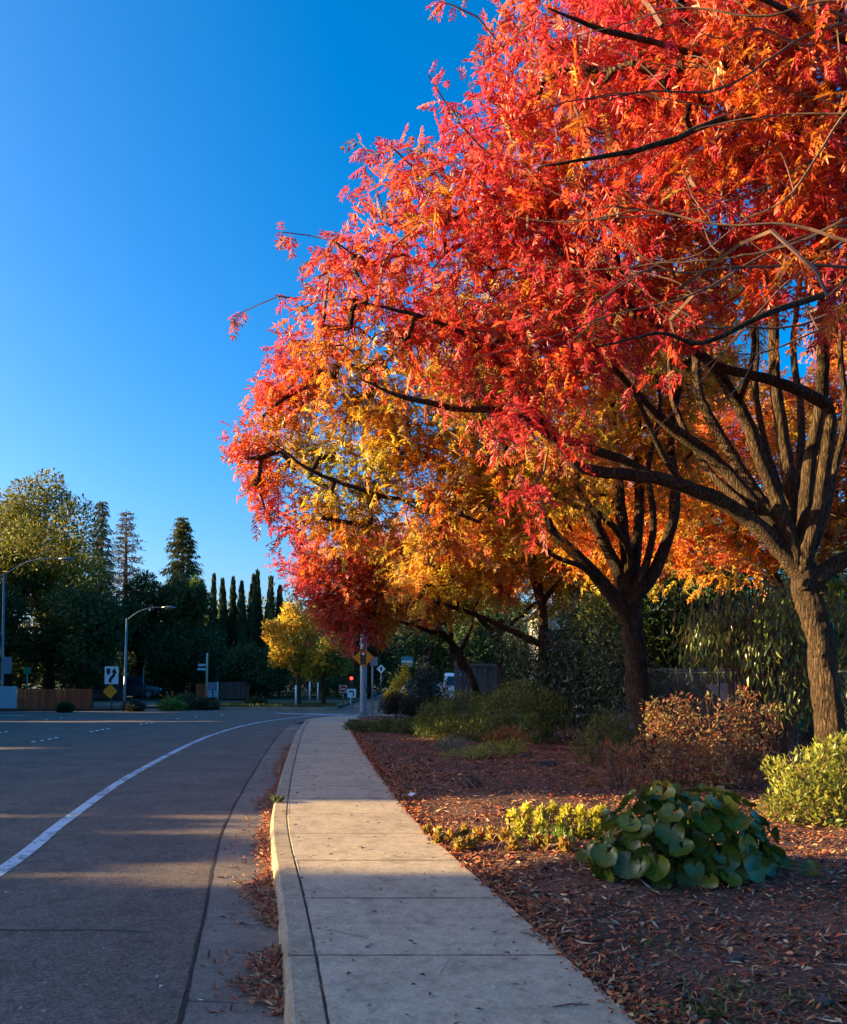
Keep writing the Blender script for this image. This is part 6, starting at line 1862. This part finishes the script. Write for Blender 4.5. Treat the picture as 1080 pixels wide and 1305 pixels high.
# --- cars
def car(label, mat, loc, rz, s_=1.0, suv=True):
    root = empty('parked_car', loc, label, 'car', 'cars parked beyond the junction', rotz=rz)
    hgt = 1.66 if suv else 1.42
    st_ = [(-2.25, .50, .80, .70), (-2.15, .34, .98, .84), (-1.6, .24, 1.02, .90), (0, .22, 1.0, .92), (1.2, .22, .98, .91), (1.75, .24, .92, .88), (2.15, .32, .80, .80), (2.28, .45, .66, .66)]
    def loft(sts, name, mt_, pf):
        m = MB(); v, f = [], []
        for i, s in enumerate(sts):
            pr = pf(s); n = len(pr)
            v += pr
            if i:
                a, b = (i - 1) * n, i * n
                f += [(a + k, b + k, b + (k + 1) % n, a + (k + 1) % n) for k in range(n)]
        n = len(pf(sts[0]))
        f += [tuple(range(n)), tuple(range(len(v) - n, len(v)))[::-1]]
        m.add(v, f); return m.build(name, M[mt_], root, world=False, smooth=False)
    loft(st_, 'body', mat, lambda s: [(s[0], -s[3], s[1]), (s[0], -s[3] * 1.02, (s[1] + s[2]) * .52), (s[0], -s[3] * .96, s[2]), (s[0], s[3] * .96, s[2]), (s[0], s[3] * 1.02, (s[1] + s[2]) * .52), (s[0], s[3], s[1])])
    gh = [(-2.12, 1.0, .80), (-1.85, hgt - .14, .70), (-1.5, hgt - .02, .66), (0, hgt, .68), (.55, hgt - .06, .66), (1.25, 1.0, .78)]
    def cab(s):
        x_, z, w = s
        return [(x_, -.84, .94), (x_, -w, max(.96, z)), (x_, w, max(.96, z)), (x_, .84, .94)]
    loft(gh, 'cabin', mat, cab)
    for sd in (-1, 1):
        m = MB(); m.add([(-1.75, sd * .835, 1.05), (-.2, sd * .85, 1.05), (-.2, sd * .725, hgt - .14), (-1.6, sd * .725, hgt - .16)], [(0, 1, 2, 3) if sd < 0 else (3, 2, 1, 0)]); m.build('side_window', M['glass'], root, world=False)
        m = MB(); m.add([(-.1, sd * .85, 1.05), (1.0, sd * .825, 1.05), (.5, sd * .72, hgt - .15), (-.1, sd * .725, hgt - .14)], [(0, 1, 2, 3) if sd < 0 else (3, 2, 1, 0)]); m.build('side_window', M['glass'], root, world=False)
        m = MB(); m.box((-2.14, sd * .70, .86), (.16, .26, .22), bev=.03); m.build('tail_light', M['tail_red'], root, world=False)
        m = MB(); m.box((2.16, sd * .60, .68), (.16, .28, .14), bev=.03); m.build('headlight', M['sign_white'], root, world=False)
        m = MB(); m.box((.9, sd * .98, 1.06), (.12, .16, .12), bev=.02); m.build('mirror', M[mat], root, world=False)
        for x_ in (-1.38, 1.38):
            m = MB(); m.tube([(x_, sd * .72, .33), (x_, sd * .93, .33)], .33, 18); w_ = m.build('wheel', M['rubber'], root, world=False)
            m = MB(); m.tube([(x_, sd * .925, .33), (x_, sd * .94, .33)], .2, 14); m.build('rim', M['galvanised'], w_, world=False)
    m = MB(); m.add([(-2.16, -.66, 1.06), (-2.16, .66, 1.06), (-1.9, .58, hgt - .17), (-1.9, -.58, hgt - .17)], [(3, 2, 1, 0)]); m.build('rear_window', M['glass'], root, world=False)
    m = MB(); m.add([(1.26, -.7, 1.03), (1.26, .7, 1.03), (.62, .6, hgt - .1), (.62, -.6, hgt - .1)], [(0, 1, 2, 3)]); m.build('windscreen', M['glass'], root, world=False)
    m = MB(); m.box((-2.24, 0, .5), (.14, 1.5, .2), bev=.04); m.build('bumper', M[mat], root, world=False)
    m = MB(); m.box((-2.262, 0, .72), (.02, .5, .13)); m.build('number_plate', M['sign_white'], root, world=False)
    return root
cp = P(586, 884, 40.5)
car('white car parked half behind the grey board fence', 'car_white', (cp.x + .02, 42.6, .12), R(90), 1)
cp = P(566, 884, 47)
car('dark car parked left of the white one', 'car_dark', (cp.x - .2, 50, -.14), R(84), 1, False)
car('dark parked car behind the second lamp post', 'car_dark', (ground_at(168, 63).x, 63.4, -.03), R(2), 1)
# --- dark purple panel / mailbox-like bin and pale box by the yellow flowers
bx = P(503, 876, 38)
bn = empty('dark_bin', (bx.x - .1, 38, -.1), 'dark purple lidded bin beyond the yellow leaf shrub', 'bin')
m = MB(); m.box((bx.x - .1, 38, .42), (.60, .6, 1.0), bev=.05); m.build('body', M['brown_panel'], bn)
m = MB(); m.box((bx.x - .1, 37.98, .97), (.68, .68, .10), bev=.06); m.build('lid', M['brown_panel'], bn)

# --- overhead wires seen through the limbs at right
for k, (z_w, lab) in enumerate([(10.4, 'upper dark overhead wire seen through the limbs at right'), (9.8, 'lower dark overhead wire seen through the limbs at right')]):
    m = MB(); m.tube([(-1 + 4.5 * i, 25 + .2 * k, z_w + .0022 * (4.5 * i - 20) ** 2 - .4) for i in range(10)], .014, 5)
    tag(m.build('overhead_wire', M['black_metal']), lab, 'wire', 'overhead wires')
# --- small things lying about
p = bed(522, 1018)
sc_ = empty('paper_scrap', p, 'crumpled white scrap lying at the pavement edge', 'litter')
m = MB(); v = []
for i in range(5):
    for j in range(3):
        v.append((p.x - .10 + .06 * i, p.y - .04 + .05 * j + .01 * i, p.z + .05 + random.uniform(-.025, .03) + .012 * i))
m.add(v, [(a, a + 1, a + 4, a + 3) for i in range(4) for j in range(2) for a in [i * 3 + j]])
m.build('sheet', M['paper'], sc_)
for lab, px, py, s_ in [('dark stone beside the white scrap', 514, 1024, .08), ('dark lump of soil in the shaded mulch', 694, 950 + 30, .16), ('dark stone in the mulch right of the shaded mounds', 668, 968, .12), ('dark hole-like clod below the big leaf plant', 938, 1232, .05), ('small black clod near the bottom right corner', 1047, 1288, .05)]:
    p = bed(px, py)
    m = MB(); v = []; rr = random.Random(px)
    n_ = 9
    for k, (zz, rs) in enumerate([(-.3, .7), (.1, 1.0), (.45, .75)]):
        for i in range(n_):
            a = 6.283 * i / n_; q = s_ * rs * rr.uniform(.75, 1.15)
            v.append((p.x + q * math.cos(a) * 1.3, p.y + q * math.sin(a), p.z + zz * s_))
    f = [tuple(range(2 * n_, 3 * n_))]
    for k in range(2):
        f += [(k * n_ + i, k * n_ + (i + 1) % n_, (k + 1) * n_ + (i + 1) % n_, (k + 1) * n_ + i) for i in range(n_)]
    m.add(v, f); tag(m.build('stone', M['rock']), lab, 'stone', 'dark clods and stones on the mulch')
# twig lying on the pavement and in the bed
for lab, a, b in [('thin brown twig lying on the pavement near the bottom', (705, 1283), (752, 1280)), ('dark sprig of needles at the edge of the pavement', (664, 1188), (700, 1197))]:
    pa, pb2 = G(*a, .008), G(*b, .008)
    m = MB(); m.tube([pa, pa.lerp(pb2, .5) + Vector((0, .012, .004)), pb2], [.003, .004, .002], 5)
    m.tube([pa.lerp(pb2, .6), pa.lerp(pb2, .8) + Vector((.01, .04, .004))], [.003, .001], 4)
    tag(m.build('twig', M['twig']), lab, 'twig')
